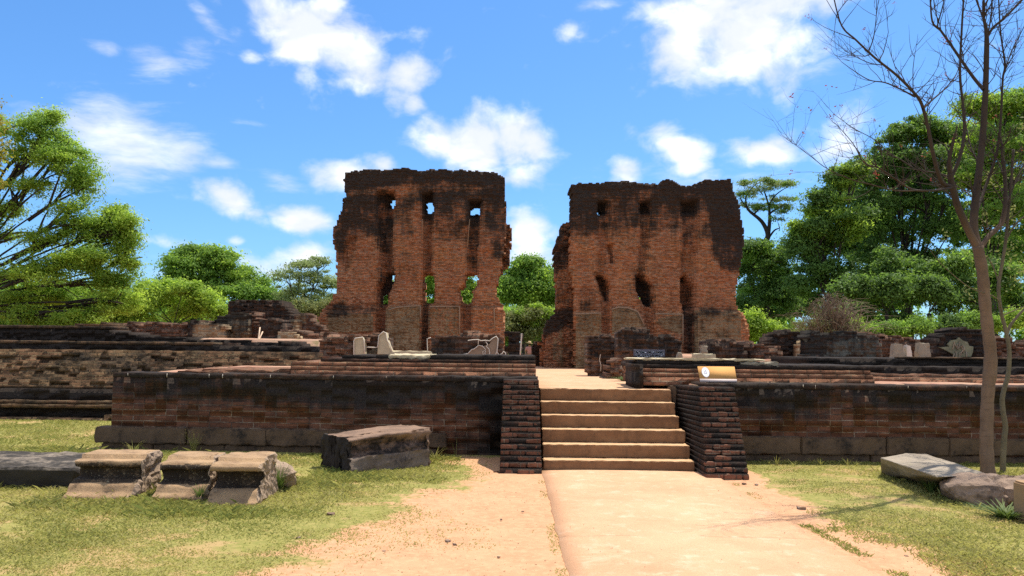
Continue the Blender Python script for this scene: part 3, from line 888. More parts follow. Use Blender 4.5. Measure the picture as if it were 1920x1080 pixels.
def cheek(label, front_b, front_t, zt, y_b, y_t, y_back, ridge_x, seed):
    """battered brick pier beside the steps: every course steps back from the one below"""
    n = 17; ch = zt / n
    t = thing('stair_pier', label, 'pier', ((front_b[0] + front_b[1]) / 2, (y_b + y_back) / 2, 0))
    ox, oy = t.location.x, t.location.y
    import bmesh
    bm = bmesh.new(); rr = random.Random(seed)
    for k in range(n):
        s = k / (n - 1)
        xa, xb = front_b[0] + (front_t[0] - front_b[0]) * s, front_b[1] + (front_t[1] - front_b[1]) * s
        ya = y_b + (y_t - y_b) * s
        # bricks of the front row, then the solid course behind them
        x = xa; first = True
        cuts = [xa]
        L = .235
        x = xa + (L if k % 2 == 0 else L * .55)
        while x < xb - .07: cuts.append(x); x += L * rr.uniform(.92, 1.08)
        cuts.append(xb)
        z0, z1 = k * ch, (k + 1) * ch
        for i in range(len(cuts) - 1):
            g = .005
            d = rr.uniform(-.022, .026) + (.05 if rr.random() < .05 else 0)
            v, f = box_arrays(cuts[i] + g - ox, cuts[i + 1] - g - ox, ya + d - oy, ya + .3 - oy, z0 - .03 if k == 0 else z0 + rr.uniform(.003, .010), z1 - rr.uniform(.004, .012))
            sub = bmesh.new()
            vs = [sub.verts.new(q) for q in v]
            for q in f: sub.faces.new([vs[j] for j in q])
            bmesh.ops.bevel(sub, geom=sub.edges[:], offset=.010, segments=2, affect='EDGES')
            for ax, stp in ((0, .045), (2, .03)):
                lo, hi = v[0][ax], v[6][ax]; m = max(2, int((hi - lo) / stp))
                for a in range(1, m):
                    co = [0, 0, 0]; co[ax] = lo + (hi - lo) * a / m; no = [0, 0, 0]; no[ax] = 1
                    bmesh.ops.bisect_plane(sub, geom=sub.verts[:] + sub.edges[:] + sub.faces[:], plane_co=co, plane_no=no)
            sub.normal_update()
            for q in sub.verts: q.co += q.normal * .014 * (mnoise.fractal(q.co * 9 + Vector((seed + k, i, 0)), .9, 2.1, 3) - .1)
            me = bpy.data.meshes.new('tmp'); sub.to_mesh(me); sub.free()
            me.attributes.new('tone', 'FLOAT', 'POINT').data.foreach_set('value', np.full(len(me.vertices), rr.random(), np.float32)); bm.from_mesh(me); bpy.data.meshes.remove(me)
    me = bpy.data.meshes.new('brick_front'); bm.to_mesh(me); bm.free()
    a = me.attributes.new('stain_shade', 'FLOAT', 'POINT')
    zz = np.zeros(len(me.vertices) * 3, np.float32); me.vertices.foreach_get('co', zz)
    z = zz.reshape(-1, 3)[:, 2]
    a.data.foreach_set('value', (.22 + .4 * np.clip(z - .75, 0, 1)).astype(np.float32))
    obj('brick_front', me, M['pier'], t)
    # the body the bricks are bonded into, as courses too
    V, F = [], []
    for k in range(n):
        s = k / (n - 1)
        xa, xb = front_b[0] + (front_t[0] - front_b[0]) * s, front_b[1] + (front_t[1] - front_b[1]) * s
        ya = y_b + (y_t - y_b) * s + .018
        rx = ridge_x[0] if ridge_x[0] is not None else xa
        xe = ridge_x[1] if ridge_x[1] is not None else xb
        z0, z1 = k * ch - (.05 if k == 0 else 0), (k + 1) * ch - .004
        pts = [(xa + .004, ya), (xb - .004, ya), (max(xe, xb - .004) if ridge_x[1] is not None else xb - .004, y_back), (min(rx, xa + .004) if ridge_x[0] is not None else xa + .004, y_back)]
        b = len(V)
        V += [(p[0] - ox, p[1] - oy, z0) for p in pts] + [(p[0] - ox, p[1] - oy, z1) for p in pts]
        F += [tuple(b + i for i in q) for q in [(0, 3, 2, 1), (4, 5, 6, 7), (0, 1, 5, 4), (1, 2, 6, 5), (2, 3, 7, 6), (3, 0, 4, 7)]]
    me = np_mesh('pier_core', V, [np.array(F)], {'stain_shade': ('POINT', np.full(len(V), .62))})
    obj('pier_core', me, M['pier'], t)
    return t
cheek('stepped brick pier left of the sandy steps', (-.145, .43), (-.12, .425), 1.20, 10.86, 12.15, 12.60, (None, None), 5)
cheek('leaning stepped brick pier right of the sandy steps', (2.565, 3.13), (2.795, 3.33), 1.13, 10.60, 11.95, 12.75, (2.56, 3.34), 6)
def loose_brick(x, y, s, rz):
    o = obj('loose_brick', hull_rock('loose_brick', [(a * s, b * s * .7, c * s * .7) for a in (-1, 1) for b in (-1, 1) for c in (0, 1)], 2, s * .25, 14, int(x * 90)), M['pier'], None, (x, y, -.004), rz)
    tag(o, 'broken brick lump lying in a huddle at the foot of the left pier', 'brick', 'broken bricks at the foot of the left pier')
for (u, v, s, r) in ((930, 886, .035, .3), (947, 886, .04, 1.1), (960, 887, .045, .2), (966, 886, .05, 1.9), (938, 888, .02, .5)):
    q = G(u, v); loose_brick(q.x, q.y, s, r)

def steps():
    t = thing('steps', 'flight of six sandy steps rising between the two brick piers', 'steps', (1.48, 11.8, 0))
    for k in range(6):
        z1 = 1.05 - .18 * k
        y0 = 12.55 - .285 * k
        z0 = z1 - .18 - (.12 if k == 5 else 0.0)
        y1 = y0 + (.285 if k else .10) + .02
        xr = 2.50 + (.0 if k < 3 else .03)
        me = worn_box('step', .46 - 1.48, xr - 1.48, y0 - 11.8, y1 - 11.8, z0 if k == 5 else z0 + .0015, z1 + (.002 if k else .004), .045, .0045, 12.0, 30 + k, .009)
        obj('step', me, M['step'], t)
    return t
steps()
# ------------------------------------------------------------------ the two great walls
def zoomL(pts): return [(580 + x / 2.7, 300 + y / 2.7) for x, y in pts]
def zoomR(pts): return [(1000 + x / 2.7, 320 + y / 2.7) for x, y in pts]
TY = 36.0
def great_walls():
    L = zoomL
    t = thing('palace_wall', 'tall red brick palace wall left of the gap, with six ragged window holes', 'ruined wall', (P(780, 500, TY).x, TY, .75))
    out = L([(180,65),(230,58),(280,50),(340,50),(400,52),(430,43),(480,40),(520,46),(580,50),(640,44),(700,50),(760,55),(830,58),(900,60),(950,68),(980,80),(995,105),(985,150),(988,230),(998,300),(1000,330),(990,420),(985,500),(968,560),(958,610),(945,670),(955,705),(972,725),(985,750),(990,820),(990,870),(992,1040),
             (40,1040),(45,880),(45,800),(60,765),(95,740),(125,690),(140,620),(140,550),(130,460),(122,430),(120,380),(118,340),(135,333),(145,290),(165,240),(172,200),(185,190),(180,150),(176,100)])
    holes = [L([(398,182),(438,182),(440,232),(398,232)]), L([(584,200),(602,192),(624,194),(625,258),(584,258)]), L([(812,228),(866,228),(866,268),(812,268)]),
             L([(572,578),(600,574),(630,580),(630,718),(608,726),(576,722)]), L([(792,580),(848,576),(848,632),(824,660),(818,720),(795,728),(768,716),(752,660),(788,628)]),
             L([(396,572),(428,576),(424,606),(400,612)]), L([(352,684),(378,676),(388,726),(354,726)])]
    rec = [(L([(340,180),(345,160),(425,158),(424,560),(412,620),(395,700),(390,1040),(335,1040),(335,700),(345,640),(372,600),(352,500)]), .58),
           (L([(572,165),(622,162),(620,560),(626,700),(606,740),(604,1040),(560,1040),(564,720),(572,560)]), .42),
           (L([(806,205),(866,205),(850,560),(840,640),(822,720),(820,1040),(764,1040),(765,720),(755,660),(795,620),(800,540)]), .38),
           (L([(372,160),(428,160),(430,235),(372,235)]), .8), (L([(576,165),(624,162),(626,262),(576,262)]), .75), (L([(812,200),(868,200),(866,285),(812,285)]), .7),
           (L([(382,568),(427,572),(422,630),(398,680),(390,732),(342,732),(338,650),(366,605)]), .95), (L([(574,570),(628,570),(630,724),(576,724)]), .75),
           (L([(796,570),(848,572),(845,640),(816,665),(816,725),(772,725),(752,660),(790,630)]), .7),
           (L([(85,765),(330,765),(330,1040),(45,1040),(45,800)]), -.16), (L([(388,745),(470,740),(562,735),(560,1040),(385,1040)]), -.18), (L([(605,742),(760,742),(760,1040),(600,1040)]), -.15),
           (L([(822,748),(985,748),(990,1040),(822,1040)]), -.14),
           (L([(180,420),(230,380),(235,440),(205,540),(180,560),(170,500)]), .22)]
    stain_shades = [(L([(160,30),(1010,30),(1000,120),(860,130),(640,105),(430,128),(180,160)]), .44), (L([(340,160),(425,160),(420,560),(400,1040),(330,1040),(345,640)]), .34),  # shade painted into recesses and niches, mixed with algae; the top is weathering
              (L([(570,165),(624,162),(624,560),(570,560)]), .26), (L([(572,165),(622,162),(622,300),(572,300)]), .3), (L([(800,205),(868,205),(852,560),(800,560)]), .22), (L([(806,205),(866,205),(866,330),(806,330)]), .3),
              (L([(560,720),(606,720),(604,1040),(558,1040)]), .5), (L([(382,568),(427,572),(422,630),(398,680),(390,732),(342,732),(338,650),(366,605)]), .45), (L([(765,720),(822,720),(820,880),(764,880)]), .34),
              (L([(120,190),(345,180),(352,380),(200,420),(190,560),(135,560),(118,340)]), .36), (L([(60,725),(345,735),(340,785),(45,800),(40,1000),(85,1000),(85,775)]), .45),
              (L([(600,715),(1000,710),(1000,755),(600,752)]), .28), (L([(880,150),(1000,140),(990,500),(930,500)]), .26), (L([(430,190),(570,190),(570,400),(430,400)]), .17), (L([(622,160),(806,160),(800,420),(622,420)]), .2)]
    plas = [(L([(388,752),(440,745),(562,738),(560,960),(380,960)]), .85), (L([(100,780),(320,780),(325,870),(90,880)]), .7), (L([(608,748),(755,745),(760,890),(600,890)]), .55)]
    def hz(X, Z): return .14 * (fbm(X * .6, Z * .35, 61) - .5) * 2 + .46 * np.clip((Z - 4.2) / 4.4, 0, 1) - .06 + .30 * (fbm(X * .9, Z * .8, 67, 3) - .5) * 2
    ruin('palace_wall', '', '', out, TY, 1.25, 'tower', .06, 0, .75, .08, .05, 3, .006, .012, .55, rec, holes, stain_shades, plas, .008, parent_thing=t, part_name='brick_face', blurn=1, fn_stain=hz, dents=.09)
    back = L([(930,330),(1018,318),(1020,380),(1020,430),(1012,500),(1010,540),(985,552),(960,600),(930,600)])
    ruin('', '', '', back, TY + 1.1, .8, 'tower', .42, 0, None, .08, .05, 7, .02, .05, .8, parent_thing=t, part_name='broken_return', dents=.2)
    # thin light mortar fillets along the plaster panels
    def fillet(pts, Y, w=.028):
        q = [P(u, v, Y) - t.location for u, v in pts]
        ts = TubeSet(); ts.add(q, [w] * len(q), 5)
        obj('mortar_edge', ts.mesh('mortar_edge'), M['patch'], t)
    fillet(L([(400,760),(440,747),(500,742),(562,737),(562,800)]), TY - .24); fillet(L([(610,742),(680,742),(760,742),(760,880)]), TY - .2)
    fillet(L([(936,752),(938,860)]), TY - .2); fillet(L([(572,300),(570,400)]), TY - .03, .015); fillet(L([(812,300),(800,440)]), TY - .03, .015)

    L = zoomR
    t = thing('palace_wall', 'tall red brick palace wall right of the gap, with a jagged dark left return', 'ruined wall', (P(1230, 500, TY).x, TY, .75))
    out = L([(190,70),(240,62),(310,62),(380,60),(430,55),(480,52),(530,62),(590,66),(640,68),(642,48),(660,42),(690,40),(720,55),(745,70),(770,78),(800,78),(825,66),(850,55),(880,48),(920,45),(960,44),(1000,45),(1012,70),(1020,110),(1035,150),(1045,180),(1055,260),(1066,310),(1070,350),(1064,400),(1060,430),(1045,500),(1030,560),(1025,640),(1035,700),(1060,725),(1078,750),(1085,800),(1085,870),(1086,1040),
             (210,1040),(207,720),(202,640),(195,540),(182,460),(185,380),(190,250),(195,150)])
    holes = [L([(325,186),(348,184),(349,216),(327,217)]), L([(538,184),(554,182),(554,212),(540,212)]), L([(540,622),(562,628),(564,652),(548,650)])]
    rec = [(L([(322,155),(375,150),(378,380),(360,520),(385,620),(392,700),(390,1000),(342,1000),(342,700),(318,540),(332,400)]), .26),
           (L([(538,155),(592,152),(590,330),(560,520),(612,640),(618,700),(615,1000),(562,1000),(560,700),(520,560),(535,430)]), .30),
           (L([(748,150),(830,150),(832,400),(818,560),(820,700),(818,1000),(757,1000),(757,700),(745,540),(752,380)]), .34),
           (L([(324,152),(368,154),(370,216),(322,218)]), .7), (L([(538,154),(588,156),(590,212),(540,212)]), .7), (L([(756,150),(824,156),(820,206),(764,208)]), .6),
           (L([(383,370),(404,372),(402,470),(384,470)]), .5),
           (L([(312,530),(350,530),(388,590),(388,660),(366,660),(345,600)]), .85),
           (L([(520,528),(552,530),(606,590),(608,660),(600,688),(575,684),(540,645),(518,600)]), 1.0), (L([(745,535),(780,530),(818,590),(822,690),(760,702),(745,640)]), 1.05),
           (L([(212,725),(345,722),(342,1000),(212,1000)]), -.14), (L([(392,700),(430,690),(520,705),(562,780),(560,1000),(390,1000)]), -.16), (L([(617,725),(757,728),(757,1000),(617,1000)]), -.13),
           (L([(820,705),(1050,712),(1086,800),(1086,1000),(820,1000)]), -.15)]
    stain_shades = [(L([(170,30),(1060,30),(1060,140),(760,110),(540,84),(185,130)]), .45), (L([(890,40),(1080,40),(1075,520),(960,520),(905,420),(900,250)]), .50), (L([(745,130),(840,140),(832,230),(750,230)]), .34), (L([(752,230),(828,230),(815,560),(755,560)]), .12), (L([(326,320),(382,320),(385,660),(318,560)]), .10), (L([(538,230),(590,230),(585,540),(540,540)]), .10), (L([(515,525),(552,525),(610,590),(610,690),(575,688),(518,600)]), .5), (L([(742,530),(785,528),(824,590),(826,695),(756,705)]), .5), (L([(312,528),(352,528),(392,590),(390,664),(362,664)]), .45),  # groove and niche entries carry painted shade along with the algae
              (L([(180,140),(340,140),(330,330),(185,330)]), .30), (L([(225,590),(330,600),(335,715),(215,715)]), .42), (L([(322,150),(380,150),(380,230),(330,230)]), .3), (L([(535,150),(592,150),(590,230),(540,230)]), .3),
              (L([(390,90),(530,90),(530,280),(400,300)]), .16), (L([(594,100),(748,100),(748,290),(594,300)]), .18), (L([(757,690),(822,690),(818,1000),(757,1000)]), .5), (L([(342,690),(392,690),(392,820),(342,820)]), .4), (L([(490,600),(620,680),(640,730),(560,720)]), .25),
              (L([(830,680),(1040,690),(1040,740),(830,730)]), .25)]
    plas = [(L([(215,728),(342,725),(340,1000),(215,1000)]), .62), (L([(398,702),(440,692),(520,710),(560,782),(560,830),(392,830)]), .8), (L([(640,745),(752,732),(752,830),(660,800),(620,770)]), .75),
            (L([(822,708),(1046,716),(1050,1000),(822,1000)]), .66)]
    ruin('palace_wall', '', '', out, TY, 1.45, 'tower', .06, 0, .75, .08, .05, 13, .006, .012, .55, rec, holes, stain_shades, plas, .008, parent_thing=t, part_name='brick_face', blurn=1, fn_stain=hz, dents=.09)
    back = L([(215,262),(185,265),(150,268),(135,290),(132,320),(130,340),(118,370),(112,390),(110,440),(108,490),(112,530),(115,560),(120,610),(120,650),(118,690),(115,720),(98,742),(80,760),(62,790),(55,1040),(130,1040),(215,1040)])
    ruin('', '', '', back, TY + .9, 1.6, 'tower', .30, 0, .75, .08, .05, 17, .02, .05, .8, stain_shades=[(L([(90,250),(220,250),(200,480),(100,520)]), .38), (L([(40,700),(215,700),(215,760),(40,860)]), .45)],  # set-back return darkened, its shadow painted into the brick
         plasters=[(L([(130,760),(150,760),(148,990),(130,990)]), .6), (L([(100,850),(122,830),(122,960),(100,960)]), .55)], parent_thing=t, part_name='broken_return', dents=.25)
    jamb = L([(62,790),(45,840),(36,880),(34,1040),(75,1040),(75,800)])
    ruin('', '', '', jamb, TY + 2.2, 1.2, 'tower', .25, .15, .75, .11, .074, 19, .02, .05, .7, parent_thing=t, part_name='broken_jamb')
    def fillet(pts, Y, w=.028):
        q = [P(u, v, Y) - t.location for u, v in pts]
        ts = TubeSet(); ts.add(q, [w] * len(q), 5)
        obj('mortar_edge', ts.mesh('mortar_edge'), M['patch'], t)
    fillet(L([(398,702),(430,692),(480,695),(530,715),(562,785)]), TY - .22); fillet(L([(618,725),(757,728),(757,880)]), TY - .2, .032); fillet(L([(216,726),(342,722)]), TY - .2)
great_walls()

# ------------------------------------------------------------------ stepped terraces left and right
def zpx(v, u, Y): return P(u, v, Y).z
def tiers():
    t = thing('stepped_terrace', 'long stepped terrace of eroded brick courses at the far left', 'terrace', (-12, 18, 0))
    def tier(nm, y, z0, z1, x1, mat, seed, stain_shade, thick=.6, x0=-34, **kw):
        me = wall_local(x0 + 12, x1 + 12, 0, z1 - z0, nm, thick, seed=seed, stain_shade=stain_shade, **kw)
        o = obj(nm, me, M[mat], t); o.location = (0, y - 18, z0); return o
    mossy = lambda X, Z: .12 + (fbm(X * .7, Z * 2, 3) - .5) * .5
    tier('footing', 17.55, -.12, .13, -6.2, 'terrace', 1, mossy, rough=.03, erode=.06, top_rag=1, jit=.014, thick=1.2)
    tier('recessed_band', 17.92, .05, .26, -6.35, 'wall', 2, .85, rough=.006, thick=.9)
    tier('moulding', 17.72, .255, .33, -6.35, 'terrace', 3, .10, rough=.025, jit=.012, thick=.9)
    tier('moulding', 17.80, .335, .41, -6.35, 'terrace', 4, .15, rough=.02, jit=.012, thick=.9)
    tier('wall_band', 18.02, .405, .655, -6.3, 'wall', 5, .80, rough=.008, thick=1.0)
    tier('eroded_face', 18.08, .66, 1.52, -1.0, 'terrace', 6, lambda X, Z: .06 + (fbm(X * .5, Z * 2, 8) - .5) * .8, rough=.028, erode=.11, batter=.62, jit=.010, thick=1.9, rowj=.028, ch=.062)
    tier('wall_band', 19.15, 1.50, 1.655, -3.4, 'wall', 7, .95, rough=.012, thick=1.2)
    # the tallest band breaks down towards the right
    top = [(-700, 608), (0, 613), (130, 616), (205, 619), (250, 626), (300, 631), (360, 634), (415, 637), (470, 641), (520, 644), (521, 652), (-700, 652)]
    Y = 20.05
    q0 = P(-100, 700, Y)
    ruin('', '', '', top, Y, 1.0, 'wall', .85, 0, 1.25, seed=43, rough=.012, erode=.03, rag=.25, parent_thing=t, part_name='wall_band', dents=.03)
    cap = [(-700, 603.5), (0, 609), (130, 612), (206, 615), (206, 619), (130, 616.5), (0, 613.5), (-700, 608.5)]
    me = wall_local(-34 + 12, P(206, 615, Y).x + 12, 0, .075, 'coping', 1.0, seed=61, stain_shade=.35, rough=.02, jit=.008)
    o = obj('coping', me, M['terrace'], t); o.location = (0, Y - .03 - 18, zpx(617, 60, Y) + .02)
    me = wall_local(-34 + 12, P(410, 637, Y - .5).x + 12, 0, .07, 'coping', .7, seed=62, stain_shade=.25, rough=.02, jit=.008)
    o = obj('coping', me, M['terrace'], t); o.location = (0, 19.13 - 18, 1.655)

    t = thing('stepped_terrace', 'dark stepped terrace of long brick ledges behind the right retaining wall', 'terrace', (12, 15, 1.0))
    def tier(nm, y, z0, z1, u0, mat, seed, stain_shade, thick=.8, **kw):
        xa = P(u0, 690, y).x
        me = wall_local(xa - 12, 34 - 12, 0, z1 - z0, nm, thick, seed=seed, stain_shade=stain_shade, **kw)
        o = obj(nm, me, M[mat], t); o.location = (0, y - 15, z0 - 1.0); return o
    tier('moulding', 13.9, 1.0, 1.235, 1600, 'red_course', 71, .15, rough=.02, jit=.01)
    tier('moulding', 14.15, 1.18, 1.285, 1640, 'red_course', 72, .4, rough=.03, jit=.012, thick=1.2)
    tier('wall_band', 14.65, 1.1, 1.415, 1480, 'wall', 73, .95, rough=.012, thick=1.2)
    tier('wall_band', 15.45, 1.2, 1.545, 1530, 'wall', 74, .9, rough=.015, thick=2.7)
    tier('coping', 15.40, 1.548, 1.585, 1700, 'terrace', 75, .2, rough=.02, ch=.04, thick=.5)
tiers()

# the brick courses that stand on the retaining walls
def upper_courses():
    t = thing('brick_courses', 'low stepped red brick courses on the left wall, ending at the walk', 'brick courses', (-1.7, 13.6, 1.2))
    def course(y, z0, z1, u0, u1, mat, seed, stain_shade, thick, **kw):
        xa, xb = P(u0, 685, y).x, P(u1, 685, y).x
        me = wall_local(xa + 1.7, xb + 1.7, 0, z1 - z0, 'course', thick, seed=seed, stain_shade=stain_shade, **kw)
        o = obj('course', me, M[mat], t); o.location = (0, y - 13.6, z0 - 1.2)
    course(13.18, 1.14, 1.275, 545, 1005, 'red_course', 81, .12, 2.0, rough=.016, jit=.0035)
    course(13.26, 1.277, 1.345, 545, 1005, 'red_course', 82, .10, 1.9, rough=.018, jit=.0035)
    course(13.38, 1.347, 1.415, 545, 1004, 'red_course', 83, .16, 1.9, rough=.018, jit=.0035)
    course(13.52, 1.418, 1.47, 600, 1004, 'wall', 84, .55, 1.6, rough=.012, jit=.006, ch=.05)
    course(13.62, 1.47, 1.545, 806, 1003, 'wall', 85, .92, 2.2, rough=.010, jit=.005)
    course(13.66, 1.47, 1.525, 640, 684, 'wall', 86, .8, 1.6, rough=.012, jit=.006)
    course(13.64, 1.47, 1.535, 704, 755, 'wall', 87, .72, 1.5, rough=.012, jit=.006)
    t = thing('brick_courses', 'low stepped red brick courses on the right wall, behind the tan panel', 'brick courses', (4.0, 13.2, 1.15))
    def course(y, z0, z1, u0, u1, mat, seed, stain_shade, thick, **kw):
        xa, xb = P(u0, 690, y).x, P(u1, 690, y).x
        me = wall_local(xa - 4.0, xb - 4.0, 0, z1 - z0, 'course', thick, seed=seed, stain_shade=stain_shade, **kw)
        o = obj('course', me, M[mat], t); o.location = (0, y - 13.2, z0 - 1.15)
    course(12.95, 1.10, 1.232, 1200, 1640, 'red_course', 91, .12, 2.0, rough=.015, jit=.0035)
    course(13.00, 1.234, 1.305, 1200, 1636, 'red_course', 92, .12, 1.9, rough=.018, jit=.0035)
    course(13.06, 1.307, 1.37, 1198, 1632, 'red_course', 93, .2, 1.9, rough=.018, jit=.0035)
    course(13.12, 1.373, 1.44, 1193, 1640, 'wall', 94, .75, 1.9, rough=.012, jit=.006)
    course(13.16, 1.44, 1.50, 1193, 1422, 'wall', 95, .85, 1.3, rough=.012, jit=.006)
    xa = P(1192, 690, 12.9).x
    me = wall_local(xa - 4.0, xa + .12 - 4.0, 0, .40, 'end_pier', 1.2, seed=97, stain_shade=.7, rough=.02)
    o = obj('end_pier', me, M['wall'], t); o.location = (0, 12.88 - 13.2, 1.04 - 1.15)
    # brown flank wall that closes the walk on the right, above the steps
    me = worn_box('flank_wall', 2.51 - 4.0, 2.93 - 4.0, 12.62 - 13.2, 13.0 - 13.2, .2 - 1.15, 1.11 - 1.15, .08, .012, 5, 3, .02)
    obj('flank_wall', me, M['plinth'], t)
    # pale capping slab
    t2 = obj('capping_slab', worn_box('capping_slab', P(1168, 676, 13.5).x, P(1424, 676, 13.5).x, 13.14, 13.55, 1.502, 1.538, .08, .012, 6, 5, .012), M['lime'])
    tag(t2, 'long whitish capping slab under the dark inscription board', 'slab')
    o = obj('pale_slab', worn_box('pale_slab', P(1382, 686, 13.3).x, P(1452, 686, 13.3).x, 13.13, 13.6, 1.442, 1.49, .06, .02, 6, 8, .016), M['pale_stub'])
    tag(o, 'mottled pale slab lying beyond the right end of the capping slab', 'slab')
    o = obj('pale_slab', worn_box('pale_slab', P(735, 668, 14).x, P(812, 668, 14).x, 13.60, 15.0, 1.475, 1.548, .06, .018, 6, 9, .016), M['lime'])
    tag(o, 'sunlit whitish slab between the plastered stub and the patched low wall', 'slab')
    o = obj('pale_slab', worn_box('pale_slab', P(738, 660, 17).x, P(812, 660, 17).x, 16.6, 17.4, 1.2, 1.585, .06, .01, 6, 10, .014), M['lime'])
    tag(o, 'long thin white ledge behind the sunlit slab, left of the patched wall', 'slab')
    # pink slabs on the left wall top
    for (u0, u1, y, z0, z1, lab) in ((378, 545, 13.5, 1.19, 1.275, 'long pinkish paving slab beside the left brick courses'), (330, 420, 13.25, 1.19, 1.25, 'small broken pink slab at the left end of the wall top')):
        o = obj('paving_slab', worn_box('paving_slab', P(u0, 688, y).x, P(u1, 688, y).x, y, y + 1.3, z0, z1, .08, .022, 4, u0, .02), M['red_course'])
        tag(o, lab, 'slab')
upper_courses()

